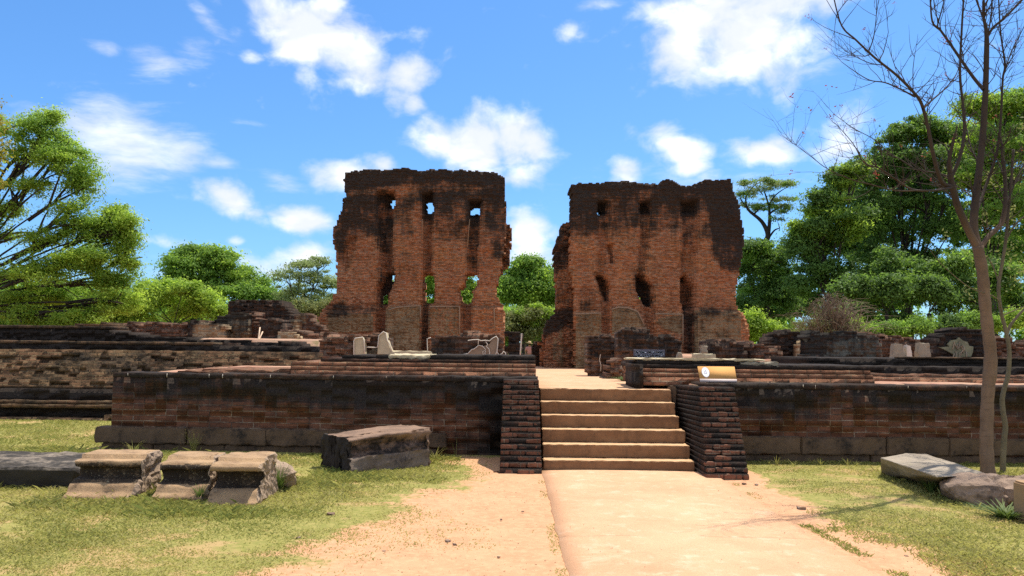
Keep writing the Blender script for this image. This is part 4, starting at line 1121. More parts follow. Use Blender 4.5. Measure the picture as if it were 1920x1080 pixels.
# ------------------------------------------------------------------ low ruins behind
def low_ruins():
    S = lambda zx, zy: (320 + zx / 6.0, 550 + zy / 6.0)
    rows = [
     # label, polygon in photo px, depth, thickness, material, stain, plaster, extra
     ('mossy collapsed brick mound behind the far left terrace', [(128,640),(130,617),(145,609),(165,606),(190,606),(205,610),(212,616),(214,640)], 24, 2.2, 'terrace', .25, 0, {}),
     ('long tumbled brick wall behind the left terrace', [(196,645),(200,613),(225,609),(258,607),(262,603),(300,602),(330,606),(352,604),(352,645)], 25, 1.4, 'ruin', .28, .1, dict(rag=.9, rough=.03, erode=.10)),
     ('buff plastered pier with broken dark left edge', [(350,650),(352,612),(358,600),(376,601),(395,606),(417,607),(417,650)], 24.6, .9, 'ruin', .12, 0, dict(plasters=[([(364,606),(417,605),(417,650),(360,650)], 1.0)], stain_shades=[([(346,595),(364,598),(362,650),(346,650)], .6), ([(350,596),(420,600),(418,611),(350,606)], .5)])),
     ('round-shouldered plastered pier, tallest of its row', [(403,655),(402,603),(408,594),(425,591),(435,586),(448,585),(460,588),(468,590),(469,655)], 25.5, 1.0, 'ruin', .45, .8, dict(stain_shades=[([(400,590),(428,585),(424,660),(400,660)], .5), ([(400,580),(470,580),(470,598),(400,598)], .4)], rag=.4)),
     ('brick pier beside the round-shouldered plastered pier', [(468,655),(467,588),(478,584),(487,586),(488,655)], 25.8, .9, 'ruin', .30, 0, dict(rough=.05)),
     ('wide dark back wall of packed rubble with a flat top', [(426,655),(428,565),(440,563),(528,563),(533,573),(541,578),(541,592),(553,594),(556,655)], 31, 1.6, 'ruin', .62, 0, dict(rough=.03, erode=.09, rag=.35)),
     ('dark brick pier under the wide rubble wall', [(488,655),(487,602),(495,597),(515,597),(526,601),(531,606),(530,655)], 25.0, 1.0, 'ruin', .55, .2, dict(rag=.5)),
     ('small arch-topped plastered pier behind the rubble', [(532,650),(532,606),(538,600),(548,598),(556,602),(557,650)], 26.5, .7, 'ruin', .3, .8, dict(stain_shades=[([(528,590),(560,590),(560,603),(528,606)], .5)], rag=.3)),
     ('low plastered wall end beside the left palace wall', [(556,650),(556,592),(566,589),(584,590),(585,605),(594,606),(604,612),(606,650)], 28, .9, 'ruin', .38, .3, dict(plasters=[([(558,592),(574,592),(574,609),(558,609)], 1.0)])),
     ('heap of tumbled red bricks in front of the left palace wall', [(520,668),(522,636),(521,624),(545,621),(566,623),(590,627),(610,630),(622,626),(640,630),(660,633),(662,668)], 21.5, 1.8, 'ruin', .12, .15, dict(rough=.05, erode=.14, rag=1.1, jit=.015)),
     ('low tan plaster fragment below the arched pier', [(520,655),(521,623),(540,620),(556,627),(566,634),(567,655)], 21.2, .3, 'ruin', .1, .9, dict(rag=.4)),
     ('dark rounded brick stump at the edge of the terrace', [(508,654),(511,645),(522,640),(545,638),(560,641),(570,650),(572,654)], 19.6, .9, 'wall', .7, 0, dict(rag=.4, zbase=1.45)),
     ('small dark brick stump left of the leaning poles', [(417,652),(422,645),(436,641),(446,643),(450,650),(452,652)], 19.7, .8, 'wall', .6, .1, dict(rag=.4, zbase=1.5)),
     ('tumbled brick bank left of the plastered stub', [(598,682),(600,627),(625,624),(650,623),(672,624),(682,634),(683,682)], 16.6, 1.0, 'ruin', .16, .1, dict(rough=.05, erode=.14, rag=1.0, jit=.014, zbase=1.2)),
     ('blackened brick stub with a sunlit plaster edge', [(683,682),(683,630),(690,624),(708,622),(722,622),(725,640),(728,652),(733,660),(734,682)], 16.8, .7, 'ruin', .42, .1, dict(zbase=1.2, plasters=[([(684,654),(735,654),(735,682),(684,682)], .9)])),
     ('low wall with a patch of white-edged plaster', [(801,682),(801,634),(815,631),(830,625),(845,624),(860,627),(868,621),(884,619),(900,623),(918,625),(938,627),(948,632),(950,682)], 16.9, .6, 'ruin', .42, .1, dict(zbase=1.2, stain_shades=[([(801,636),(860,636),(850,668),(801,668)], .18), ([(862,615),(952,620),(950,640),(890,640)], -.25)])),
     ('narrow dark stub at the right end of the patched wall', [(946,690),(946,626),(950,619),(960,617),(972,620),(979,625),(977,690)], 18.0, .8, 'ruin', .62, .1, dict(zbase=1.0, rag=.5)),
     ('distant dark wall end closing the gap between the palace walls', [(997,690),(998,641),(1006,639),(1016,641),(1020,690)], 39.5, 1.2, 'ruin', .6, .1, dict(zbase=.6, rag=.4)),
     # right of the walk
     ('dark cracked brick pier standing at the walk', [(1103,704),(1103,640),(1108,629),(1118,625),(1140,624),(1160,627),(1166,704)], 21, 1.1, 'ruin', .50, .1, dict(zbase=.8, rag=.7, rough=.03, stain_shades=[([(1103,670),(1126,668),(1126,705),(1103,705)], -.45)])),
     ('low crumbled brick footing between walk and sign', [(1138,702),(1139,681),(1146,677),(1160,675),(1172,678),(1173,702)], 18.2, .9, 'ruin', .18, .2, dict(zbase=.8, rough=.06, erode=.15, rag=.9)),
     ('dark wall with stepped broken top behind the inscription board', [(1160,690),(1160,627),(1168,616),(1190,614),(1212,613),(1220,617),(1226,625),(1236,628),(1250,630),(1268,632),(1278,640),(1278,690)], 19.5, .8, 'ruin', .56, .12, dict(zbase=1.0, rag=.45, stain_shades=[([(1160,660),(1190,655),(1190,680),(1160,680)], -.35)])),
     ('low dark wall with loose bricks on its top, right of the board', [(1327,688),(1327,641),(1340,637),(1372,638),(1400,640),(1402,688)], 18.6, .9, 'ruin', .48, .35, dict(zbase=1.0, rag=.7, rough=.03)),
     ('collapsed brick heap at the foot of the right palace wall', [(1400,690),(1401,640),(1420,642),(1440,648),(1455,652),(1470,660),(1472,690)], 18.8, 1.5, 'ruin', .30, .1, dict(zbase=1.0, rough=.06, erode=.16, rag=1.2, jit=.015)),
     ('square dark brick stub with ragged top', [(1446,675),(1446,633),(1454,624),(1466,619),(1490,620),(1500,624),(1501,675)], 23.5, 1.1, 'ruin', .62, 0, dict(rag=.6, rough=.03)),
     ('small tan plastered stub beside the square dark stub', [(1501,675),(1502,641),(1514,640),(1515,675)], 22.8, .6, 'ruin', .05, .9, dict(rag=.3)),
     ('long wall with grey-green plaster left of the standing stones', [(1515,678),(1515,627),(1528,623),(1550,623),(1575,625),(1600,622),(1612,621),(1614,628),(1640,630),(1655,634),(1656,678)], 22, .8, 'grey_ruin', .40, .55, dict(rag=.6, stain_shades=[([(1515,620),(1545,620),(1545,668),(1515,668)], .45), ([(1515,615),(1660,615),(1660,640),(1515,636)], .25)], plasters=[([(1552,646),(1610,634),(1618,668),(1545,668)], 1.0)])),
     ('rubble wall line beyond the grey-green plaster', [(1610,678),(1612,622),(1630,624),(1655,628),(1690,630),(1706,634),(1730,636),(1768,638),(1770,678)], 25, 1.0, 'ruin', .30, .1, dict(rough=.04, erode=.12, rag=.9)),
     ('dark wall with a lichened plaster scab left of the bare tree', [(1752,680),(1756,634),(1770,628),(1785,620),(1800,615),(1818,616),(1840,619),(1862,622),(1870,680)], 23, .9, 'grey_ruin', .66, .05, dict(rag=.6, rough=.03)),
     ('tumbled rubble wall at the right edge of the picture', [(1862,682),(1864,633),(1880,632),(1900,640),(1930,636),(1990,640),(1992,682)], 24, 1.2, 'ruin', .30, .1, dict(rough=.045, erode=.13, rag=1.0)),
    ]
    out = {}
    for k, (lab, poly, Y, th, mat, st, pl, ex) in enumerate(rows):
        lab = lab.replace(' of the picture', ' of the site')
        if 'zbase' not in ex:
            q = P(poly[0][0], 640, Y).x
            ex['zbase'] = (1.70 if q < 0 else 1.35)
        nm = 'brick_heap' if ('heap' in lab or 'mound' in lab or 'bank' in lab) else ('brick_pier' if ('pier' in lab or 'stub' in lab or 'stump' in lab) else 'ruined_wall')
        out[k] = ruin(nm, lab, {'brick_heap': 'rubble heap', 'brick_pier': 'ruined pier', 'ruined_wall': 'ruined wall'}[nm], poly, Y, th, mat, st, pl, seed=100 + 7 * k, **ex)
    return rows, out
ROWS, RUINS = low_ruins()

def on_face(parent, pts, Y, mat, name, w=None, thick=.02, closed=False):
    """a flat patch or a raised white edge set on a wall face"""
    inv = Vector(parent.location)
    if w:
        q = [P(u, v, Y) - inv for u, v in pts]
        ts = TubeSet(); ts.add(q + ([q[0]] if closed else []), [w] * (len(q) + bool(closed)), 5)
        return obj(name, ts.mesh(name), M[mat], parent)
    q = [P(u, v, Y) - inv for u, v in pts]
    n = len(q)
    V = [tuple(p) for p in q] + [tuple(p + Vector((0, .3, 0))) for p in q]
    import bmesh
    bm = bmesh.new(); vs = [bm.verts.new(v) for v in V]
    bm.faces.new(vs[:n]); bm.faces.new(vs[n:][::-1])
    for i in range(n): bm.faces.new((vs[i], vs[n + i], vs[n + (i + 1) % n], vs[(i + 1) % n]))
    bmesh.ops.recalc_face_normals(bm, faces=bm.faces[:])
    bmesh.ops.triangulate(bm, faces=[f for f in bm.faces if len(f.verts) > 4])
    me = bpy.data.meshes.new(name); bm.to_mesh(me); bm.free()
    return obj(name, me, M[mat], parent)
def find(lab): return next(RUINS[k] for k, r in enumerate(ROWS) if r[0].startswith(lab))
def plaster_details():
    Z4 = lambda x, y: (780 + x / 7.385, 600 + y / 7.385)
    w = find('low wall with a patch')
    F = 16.9 - .06
    on_face(w, [Z4(*p) for p in ((590,500),(720,470),(780,405),(855,355),(930,365),(1020,330),(1040,295),(1110,230),(1135,270),(1130,420),(1120,520),(600,520))], F, 'patch', 'plaster_patch')
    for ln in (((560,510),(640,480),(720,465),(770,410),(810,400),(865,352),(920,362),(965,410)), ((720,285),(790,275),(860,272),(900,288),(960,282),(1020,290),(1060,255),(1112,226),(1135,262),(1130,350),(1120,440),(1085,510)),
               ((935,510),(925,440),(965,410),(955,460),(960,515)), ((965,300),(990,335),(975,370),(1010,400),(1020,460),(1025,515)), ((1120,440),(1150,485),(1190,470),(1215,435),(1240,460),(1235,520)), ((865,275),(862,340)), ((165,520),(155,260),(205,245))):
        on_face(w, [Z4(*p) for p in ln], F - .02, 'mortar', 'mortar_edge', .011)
    Z3 = lambda x, y: (600 + x / 8.727, 600 + y / 8.727)
    b = find('tumbled brick bank')
    on_face(b, [Z3(*p) for p in ((550,600),(555,340),(575,300),(700,285),(718,330),(730,600))], 16.45, 'lime', 'plaster_patch')
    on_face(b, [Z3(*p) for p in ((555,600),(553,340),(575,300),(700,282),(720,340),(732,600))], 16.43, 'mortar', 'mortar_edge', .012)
    s = find('blackened brick stub')
    on_face(s, [Z3(*p) for p in ((945,440),(960,250),(1030,195),(1080,210),(1100,330),(1130,420),(1190,560),(940,560))], 16.66, 'lime', 'plaster_patch')
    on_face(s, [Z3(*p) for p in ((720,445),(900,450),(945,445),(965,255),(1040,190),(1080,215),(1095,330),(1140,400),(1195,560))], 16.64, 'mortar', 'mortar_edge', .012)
    n = find('narrow dark stub')
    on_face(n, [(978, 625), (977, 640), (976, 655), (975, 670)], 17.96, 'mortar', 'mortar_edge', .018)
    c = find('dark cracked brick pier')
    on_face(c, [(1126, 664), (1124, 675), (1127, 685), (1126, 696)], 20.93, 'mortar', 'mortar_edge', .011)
    g = find('dark wall with a lichened')
    Z7 = lambda x, y: (1640 + x / 6.857, 590 + y / 6.857)
    on_face(g, [Z7(*p) for p in ((830,420),(960,410),(940,380),(985,330),(1060,320),(1085,290),(1130,330),(1195,350),(1215,400),(1270,410),(1265,480),(1240,540),(1050,545),(1000,500),(900,450))], 22.92, 'lichen_patch', 'plaster_patch')
    rr = random.Random(4)
    for k in range(11):
        x, y = rr.uniform(960, 1230), rr.uniform(330, 500)
        on_face(g, [Z7(x + rr.uniform(-10, 10) + i * 7 * math.cos(k), y + 38 * i * .5 + 14 * math.sin(i * 1.9 + k)) for i in range(5)], 22.9, 'pale_stub', 'mortar_edge', .016)
    for (u0, u1, vt, lab, m, ht) in ((1674, 1698, 644, 'pale trapezoid standing stone, left of a set of three', 'pale_stub', 0), (1700, 1711, 647, 'small white standing stone between two wider ones', 'mortar', 0), (1721, 1748, 643, 'pale trapezoid standing stone nearest the bare tree', 'pale_stub', 0)):
        Y = 20.5
        a, b, tp = P(u0, 665, Y), P(u1, 665, Y), P((u0 + u1) / 2, vt, Y)
        zb = 1.45; d = (b.x - a.x) * .16
        pts = [(x, y, z) for (x, z) in ((a.x, zb), (b.x, zb), (a.x + d, tp.z), (b.x - d * 1.2, tp.z - .01)) for y in (Y, Y + .22)]
        ce = Vector(((a.x + b.x) / 2, Y + .1, zb))
        o = obj('standing_stone', hull_rock('standing_stone', [Vector(p) - ce for p in pts], 3, .02, 6, u0), M[m], None, ce)
        tag(o, lab, 'stone', 'row of small standing stones')
    for (u, vt, vb, Y, w_, lab) in ((1322, 648, 676, 18.2, .10, 'slim pale upright plaster stub left of the loose-topped wall'), (1276, 660, 676, 17.5, .07, 'thin white crooked plaster remnant right of the inscription board')):
        c = P(u, vb, Y); c.z = 1.3
        zt = P(u, vt, Y).z - c.z
        o = obj('plaster_stub', hull_rock('plaster_stub', [(-w_, 0, 0), (w_, 0, 0), (-w_, .25, 0), (w_, .25, 0), (-w_ * .6, 0, zt), (w_ * .5, 0, zt * .93), (-w_ * .5, .2, zt), (w_ * .4, .2, zt * .9)], 3, .03, 7, u), M['pale_stub'], None, c)
        tag(o, lab, 'plaster stub')
    a, b = P(1300, 672, 16), P(1338, 672, 16)
    o = obj('pale_slab', worn_box('pale_slab', a.x, b.x, 15.8, 16.2, 1.2, 1.60, .05, .012, 6, 12, .012), M['lime'])
    tag(o, 'short pale ledge block near the slim plaster stub', 'slab')
    # two leaning poles
    for (pb, pt, lab) in (((484, 645), (487.5, 614), 'taller of two pale poles propped beside the dark brick pier'), ((484.5, 645), (492.5, 622), 'shorter leaning pale pole beside the dark brick pier')):
        a, b = P(*pb, 23.6), P(*pt, 23.9); a.z = 1.80
        ts = TubeSet(); ts.add([a - a, (b - a) * .5, b - a], [.024, .022, .020], 7)
        tag(obj('pole', ts.mesh('pole'), M['pole'], None, a), lab, 'pole', 'pale poles leaning by the ruins')
plaster_details()
# ------------------------------------------------------------------ stones on the grass
def point_attr(me, name, fn):
    n = len(me.vertices); co = np.zeros(n * 3, np.float32); me.vertices.foreach_get('co', co)
    a = me.attributes.new(name, 'FLOAT', 'POINT'); a.data.foreach_set('value', np.asarray(fn(co.reshape(-1, 3)), np.float32))

def carved(label, profile, w, depth, loc, rz, seed, cover=0.0):
    """block with a moulded front (profile in y,z) swept along x; its right end is broken off rough"""
    import bmesh
    t = thing('carved_stone', label, 'carved stone', loc, rz, 'moulded stones on the lawn')
    pr = []
    for i in range(len(profile)):                       # refine the profile
        a, b = np.array(profile[i]), np.array(profile[(i + 1) % len(profile)])
        L = np.linalg.norm(b - a); n = max(1, int(L / .03))
        for k in range(n): pr.append(a + (b - a) * k / n)
    pr = np.array(pr); n = len(pr)
    xs = np.linspace(0, w, 36)
    V, F = [], []
    ends = []
    for x in xs:
        for (y, z) in pr: V.append((x, y, z))
    for i in range(len(xs) - 1):
        for k in range(n):
            F.append((i * n + k, (i + 1) * n + k, (i + 1) * n + (k + 1) % n, i * n + (k + 1) % n))
    V = np.array(V)
    chips = []
    for v in V:
        p = Vector((v[0] * 5 + seed * 3, v[1] * 5, v[2] * 5))
        d = mnoise.fractal(p, .9, 2.1, 4); c = mnoise.fractal(p * .5 + Vector((9, 0, 0)), .9, 2.1, 3)
        v[1] += .010 * d + .030 * max(0, c - .25) * (v[1] < depth * .5); v[2] += .006 * d - .04 * max(0, c - .35)
        s = max(0, (v[0] - w + .05) / .05)
        v[0] += .035 * d * (s > 0)
        e = max(0, (.04 - v[0]) / .04); v[0] += .02 * d * e
    me = np_mesh('moulded_front', V, [np.array(F)])
    point_attr(me, 'stain_shade', lambda c: .26 * ((c[:, 1] > .17) & (c[:, 1] < depth * .55) & (c[:, 2] > .15) & (c[:, 2] < .36)) + .05 * (c[:, 0] < .1) - .05)  # hollow under the overhang darkened: painted shade with dark lichen
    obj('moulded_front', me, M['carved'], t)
    # rough ends
    for side, mat, nm in ((0, 'carved', 'left_end'), (1, 'rough_break', 'broken_end')):
        loop = V[:n] if side == 0 else V[-n:]
        bm = bmesh.new(); vs = [bm.verts.new(p) for p in loop]
        f = bm.faces.new(vs if side else vs[::-1])
        bmesh.ops.triangulate(bm, faces=[f])
        for _ in range(4):
            E = [e for e in bm.edges if e.calc_length() > .05 and not e.is_boundary]
            bmesh.ops.subdivide_edges(bm, edges=E, cuts=1)
            bmesh.ops.triangulate(bm, faces=[g for g in bm.faces if len(g.verts) > 3])
        if side:
            for v in bm.verts:
                if not v.is_boundary:
                    d = mnoise.fractal(v.co * 9 + Vector((seed, 2, 1)), .8, 2.2, 5)
                    v.co.x += .015 + .045 * d
        me = bpy.data.meshes.new(nm); bm.to_mesh(me); bm.free()
        obj('stone_end' if side == 0 else 'broken_end', me, M[mat], t)
    return t
prof1 = [(0, -.05), (0, .025), (.006, .05), (.04, .06), (.085, .075), (.105, .095), (.12, .13), (.15, .16), (.19, .175), (.20, .195), (.30, .205), (.34, .22), (.34, .31), (.25, .33), (.235, .345), (.235, .395), (.26, .40), (.38, .405), (.385, .45), (.74, .455), (.74, -.05)]
prof2 = [(0, -.05), (0, .03), (.01, .055), (.06, .07), (.09, .09), (.10, .13), (.13, .155), (.18, .165), (.29, .18), (.32, .20), (.32, .29), (.23, .305), (.21, .315), (.21, .355), (.24, .36), (.245, .378), (.41, .392), (.43, .43), (.74, .44), (.74, -.05)]
prof3 = [(0, -.05), (0, .02), (.03, .035), (.08, .05), (.11, .085), (.14, .125), (.20, .145), (.31, .17), (.35, .23), (.33, .30), (.22, .335), (.13, .345), (.11, .39), (.15, .395), (.16, .41), (.33, .42), (.35, .455), (.74, .475), (.74, -.05)]
q = G(116, 940); carved('moulded carved stone, leftmost of three, with a raised back slab', prof1, .70, .74, (q.x, q.y, 0), R(1), 1)
q = G(283, 941); carved('moulded carved stone in the middle of a row of three', prof2, .53, .74, (q.x, q.y, 0), R(2), 2)
q = G(383, 949); carved('deeply hollowed carved stone, rightmost of three, with a rough sunlit end', prof3, .52, .74, (q.x, q.y, 0), R(0), 3)

def rock(name, label, cat, world_pts, mat, cuts, amp, freq, seed, bev=.0, stain_shade=None, group=None):
    c = sum((Vector(p) for p in world_pts), Vector()) / len(world_pts); c.z = 0
    me = hull_rock(name, [Vector(p) - c for p in world_pts], cuts, amp, freq, seed, bev=bev)
    if stain_shade: point_attr(me, 'stain_shade', stain_shade)
    return tag(obj(name, me, M[mat], None, c), label, cat, group)
def at(u, v, z): return G(u, v, z)
# dark slab running out of frame on the left
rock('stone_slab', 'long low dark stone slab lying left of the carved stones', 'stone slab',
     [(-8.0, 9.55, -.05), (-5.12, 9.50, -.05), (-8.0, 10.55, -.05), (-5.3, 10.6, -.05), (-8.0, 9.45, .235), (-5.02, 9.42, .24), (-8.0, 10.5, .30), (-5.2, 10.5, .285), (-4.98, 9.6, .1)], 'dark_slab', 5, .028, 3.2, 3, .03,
     lambda c: .10 + .22 * (c[:, 2] < .2))  # shadowed front painted darker below the top edge
rock('stone_fragment', 'rough rounded stone fragment behind the hollowed carved stone', 'stone',
     [at(505, 925, -.03), at(552, 918, -.03), at(556, 902, .08), at(505, 905, .1), at(512, 868, .30), at(540, 868, .29), at(556, 885, .22)] + [at(510, 880, -.03), at(545, 885, -.03), at(515, 862, .25)], 'rough_break', 4, .035, 4, 8)
def fallen_block():
    A, B, D = G(657, 889), G(804, 874), G(603, 872)
    C = B + (D - A)
    t = thing('fallen_block', 'big weathered block fallen on the lawn before the left wall', 'stone block', ((A + C) / 2).to_tuple())
    o = t.location.copy()
    ex, ey = (B - A), (D - A)
    def W(s, t_, z): return (A + ex * s + ey * t_ + Vector((0, 0, z))) - o
    LX = ex.length; ux = ex.normalized(); uy = ey.normalized(); DY = ey.length
    prof = [(0, -.06), (0, .10), (.012, .215), (.03, .235), (.10, .25), (.17, .30), (.17, .37), (.10, .44), (.03, .50), (.05, .525), (.5, .53), (.95, .51), (1.0, .46), (1.02, -.06)]
    pr = []
    for i in range(len(prof)):
        a_, b_ = np.array(prof[i]), np.array(prof[(i + 1) % len(prof)])
        n_ = max(1, int(np.linalg.norm((b_ - a_) * np.array([DY, 1])) / .03))
        for k in range(n_): pr.append(a_ + (b_ - a_) * k / n_)
    n = len(pr); ns = 60; V = []
    for i in range(ns + 1):
        s_ = i / ns
        rise = .86 + .14 * s_                                   # the right end stands higher
        for (t_, z) in pr:
            scoop = 1.0 - .75 * max(0, min(1, (s_ - .45) / .4))  # the hollow runs out to the right
            tt = t_
            if .05 < t_ < .3 and z > .2: tt = .03 + (t_ - .03) * scoop
            p = ux * (s_ * LX) + uy * (tt * DY) + Vector((0, 0, z * rise if z > 0 else z))
            q_ = Vector((s_ * 1.1, tt * 2.5, z * 4.5)) * 2.2
            d = mnoise.fractal(q_ + Vector((3, 1, 7)), .9, 2.1, 5); d2 = mnoise.fractal(q_ * 4, .8, 2.1, 3)
            up = 1.0 if (z > .22 and t_ < .4) else .35
            p += uy * (-.075 * d * up - .016 * d2 * (.4 + up)) * (1 if t_ < .5 else -1) + Vector((0, 0, .018 * d * (z > .05)))
            e = max(0, (.03 - s_) / .03) + max(0, (s_ - .97) / .03)
            p += ux * (.05 * d2 * e + .03 * (s_ > .97) * (z / .5 - .4))
            V.append(tuple(p + A - o))
    low, up = [], []
    for i in range(ns):
        for k in range(n):
            z = .5 * (pr[k][1] + pr[(k + 1) % n][1]); t_ = .5 * (pr[k][0] + pr[(k + 1) % n][0])
            (low if (z < .225 and t_ < .1) else up).append((i * n + k, (i + 1) * n + k, (i + 1) * n + (k + 1) % n, i * n + (k + 1) % n))
    V = np.array(V)
    def part(nm, F, mat, fn):
        F = np.array(F); ids, inv = np.unique(F, return_inverse=True)
        me = np_mesh(nm, V[ids], [inv.reshape(F.shape)]); point_attr(me, 'stain_shade', fn); obj(nm, me, M[mat], t)
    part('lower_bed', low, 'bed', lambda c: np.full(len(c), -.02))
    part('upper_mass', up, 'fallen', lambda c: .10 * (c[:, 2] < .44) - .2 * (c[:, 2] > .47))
    import bmesh
    for side, nm in ((0, 'dark_end'), (1, 'clean_end')):
        bm = bmesh.new(); L_ = V[:n] if side == 0 else V[-n:]
        f = bm.faces.new([bm.verts.new(p) for p in (L_ if side else L_[::-1])])
        bmesh.ops.triangulate(bm, faces=[f])
        for _ in range(4):
            E = [e for e in bm.edges if e.calc_length() > .06 and not e.is_boundary]
            bmesh.ops.subdivide_edges(bm, edges=E, cuts=1); bmesh.ops.triangulate(bm, faces=[g for g in bm.faces if len(g.verts) > 3])
        bm.normal_update()
        for v in bm.verts:
            if not v.is_boundary: v.co += v.normal * .05 * mnoise.fractal(v.co * 5, .9, 2.1, 4)
        me = bpy.data.meshes.new(nm); bm.to_mesh(me); bm.free()
        point_attr(me, 'stain_shade', lambda c: np.full(len(c), .3 if side == 0 else 0.0)); obj('block_end', me, M['fallen'], t)
fallen_block()
# flat slab and boulder on the right
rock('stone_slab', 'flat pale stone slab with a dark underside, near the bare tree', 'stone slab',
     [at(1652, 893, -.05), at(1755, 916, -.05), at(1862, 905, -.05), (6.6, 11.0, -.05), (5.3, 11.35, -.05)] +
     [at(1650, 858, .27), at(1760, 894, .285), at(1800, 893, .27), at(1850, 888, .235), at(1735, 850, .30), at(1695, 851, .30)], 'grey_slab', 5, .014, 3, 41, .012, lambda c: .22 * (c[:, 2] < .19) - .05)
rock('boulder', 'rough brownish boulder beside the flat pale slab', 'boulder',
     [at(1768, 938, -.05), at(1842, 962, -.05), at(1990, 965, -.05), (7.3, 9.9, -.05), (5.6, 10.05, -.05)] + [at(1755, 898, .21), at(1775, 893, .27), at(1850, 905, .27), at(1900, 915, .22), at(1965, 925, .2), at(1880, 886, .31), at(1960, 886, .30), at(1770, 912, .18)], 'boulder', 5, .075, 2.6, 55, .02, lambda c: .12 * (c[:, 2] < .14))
q = G(1901, 972)
o = obj('stone_post', worn_box('stone_post', 0, .55, -.45, 0, -.05, .385, .05, .006, 5, 4, .018), M['tan_stone'], None, (q.x, q.y, 0), R(2))
tag(o, 'smooth squared tan stone block in front of the boulder', 'stone block')

# ------------------------------------------------------------------ boards
def glyph_strokes(kind):
    """small rounded letter shapes, each a list of strokes in a unit box"""
    def arc(cx, cy, r, a0, a1, n=9): return [(cx + r * math.cos(R(a0 + (a1 - a0) * i / n)), cy + r * math.sin(R(a0 + (a1 - a0) * i / n))) for i in range(n + 1)]
    return {
     'va': [arc(.5, .42, .40, 200, -70), arc(.55, .42, .18, 90, 400)],
     'ya': [arc(.25, .45, .24, 120, 380), arc(.70, .45, .26, 180, 420), [(.5, .45), (.5, .15)]],
     'na': [arc(.5, .45, .38, 160, -120), arc(.35, .30, .18, 0, 330)],
     'ma': [arc(.30, .40, .25, 60, 330), arc(.70, .42, .30, 200, -60), [(.45, .15), (.75, .12)]],
     'sa': [arc(.28, .32, .22, 0, 320), arc(.68, .45, .33, 190, -90), [(.28, .55), (.5, .85)]],
     'ta': [arc(.5, .45, .40, 230, -50), arc(.5, .35, .16, 0, 330)],
     'pa': [arc(.5, .45, .40, 150, 400), [(.16, .65), (.5, .5)]],
     'i': [arc(.5, .95, .28, 10, 170)], 'al': [arc(.45, .66, .24, -90, 90), [(.5, .9), (.5, .05)]],
     'u': [arc(.5, .42, .36, 180, -60), [(.7, .1), (1.0, -.12)]], 'dot': [[(.35, .2), (.6, .25)]],
     'dash': [[(.05, .3), (.9, .34)]],
    }[kind]
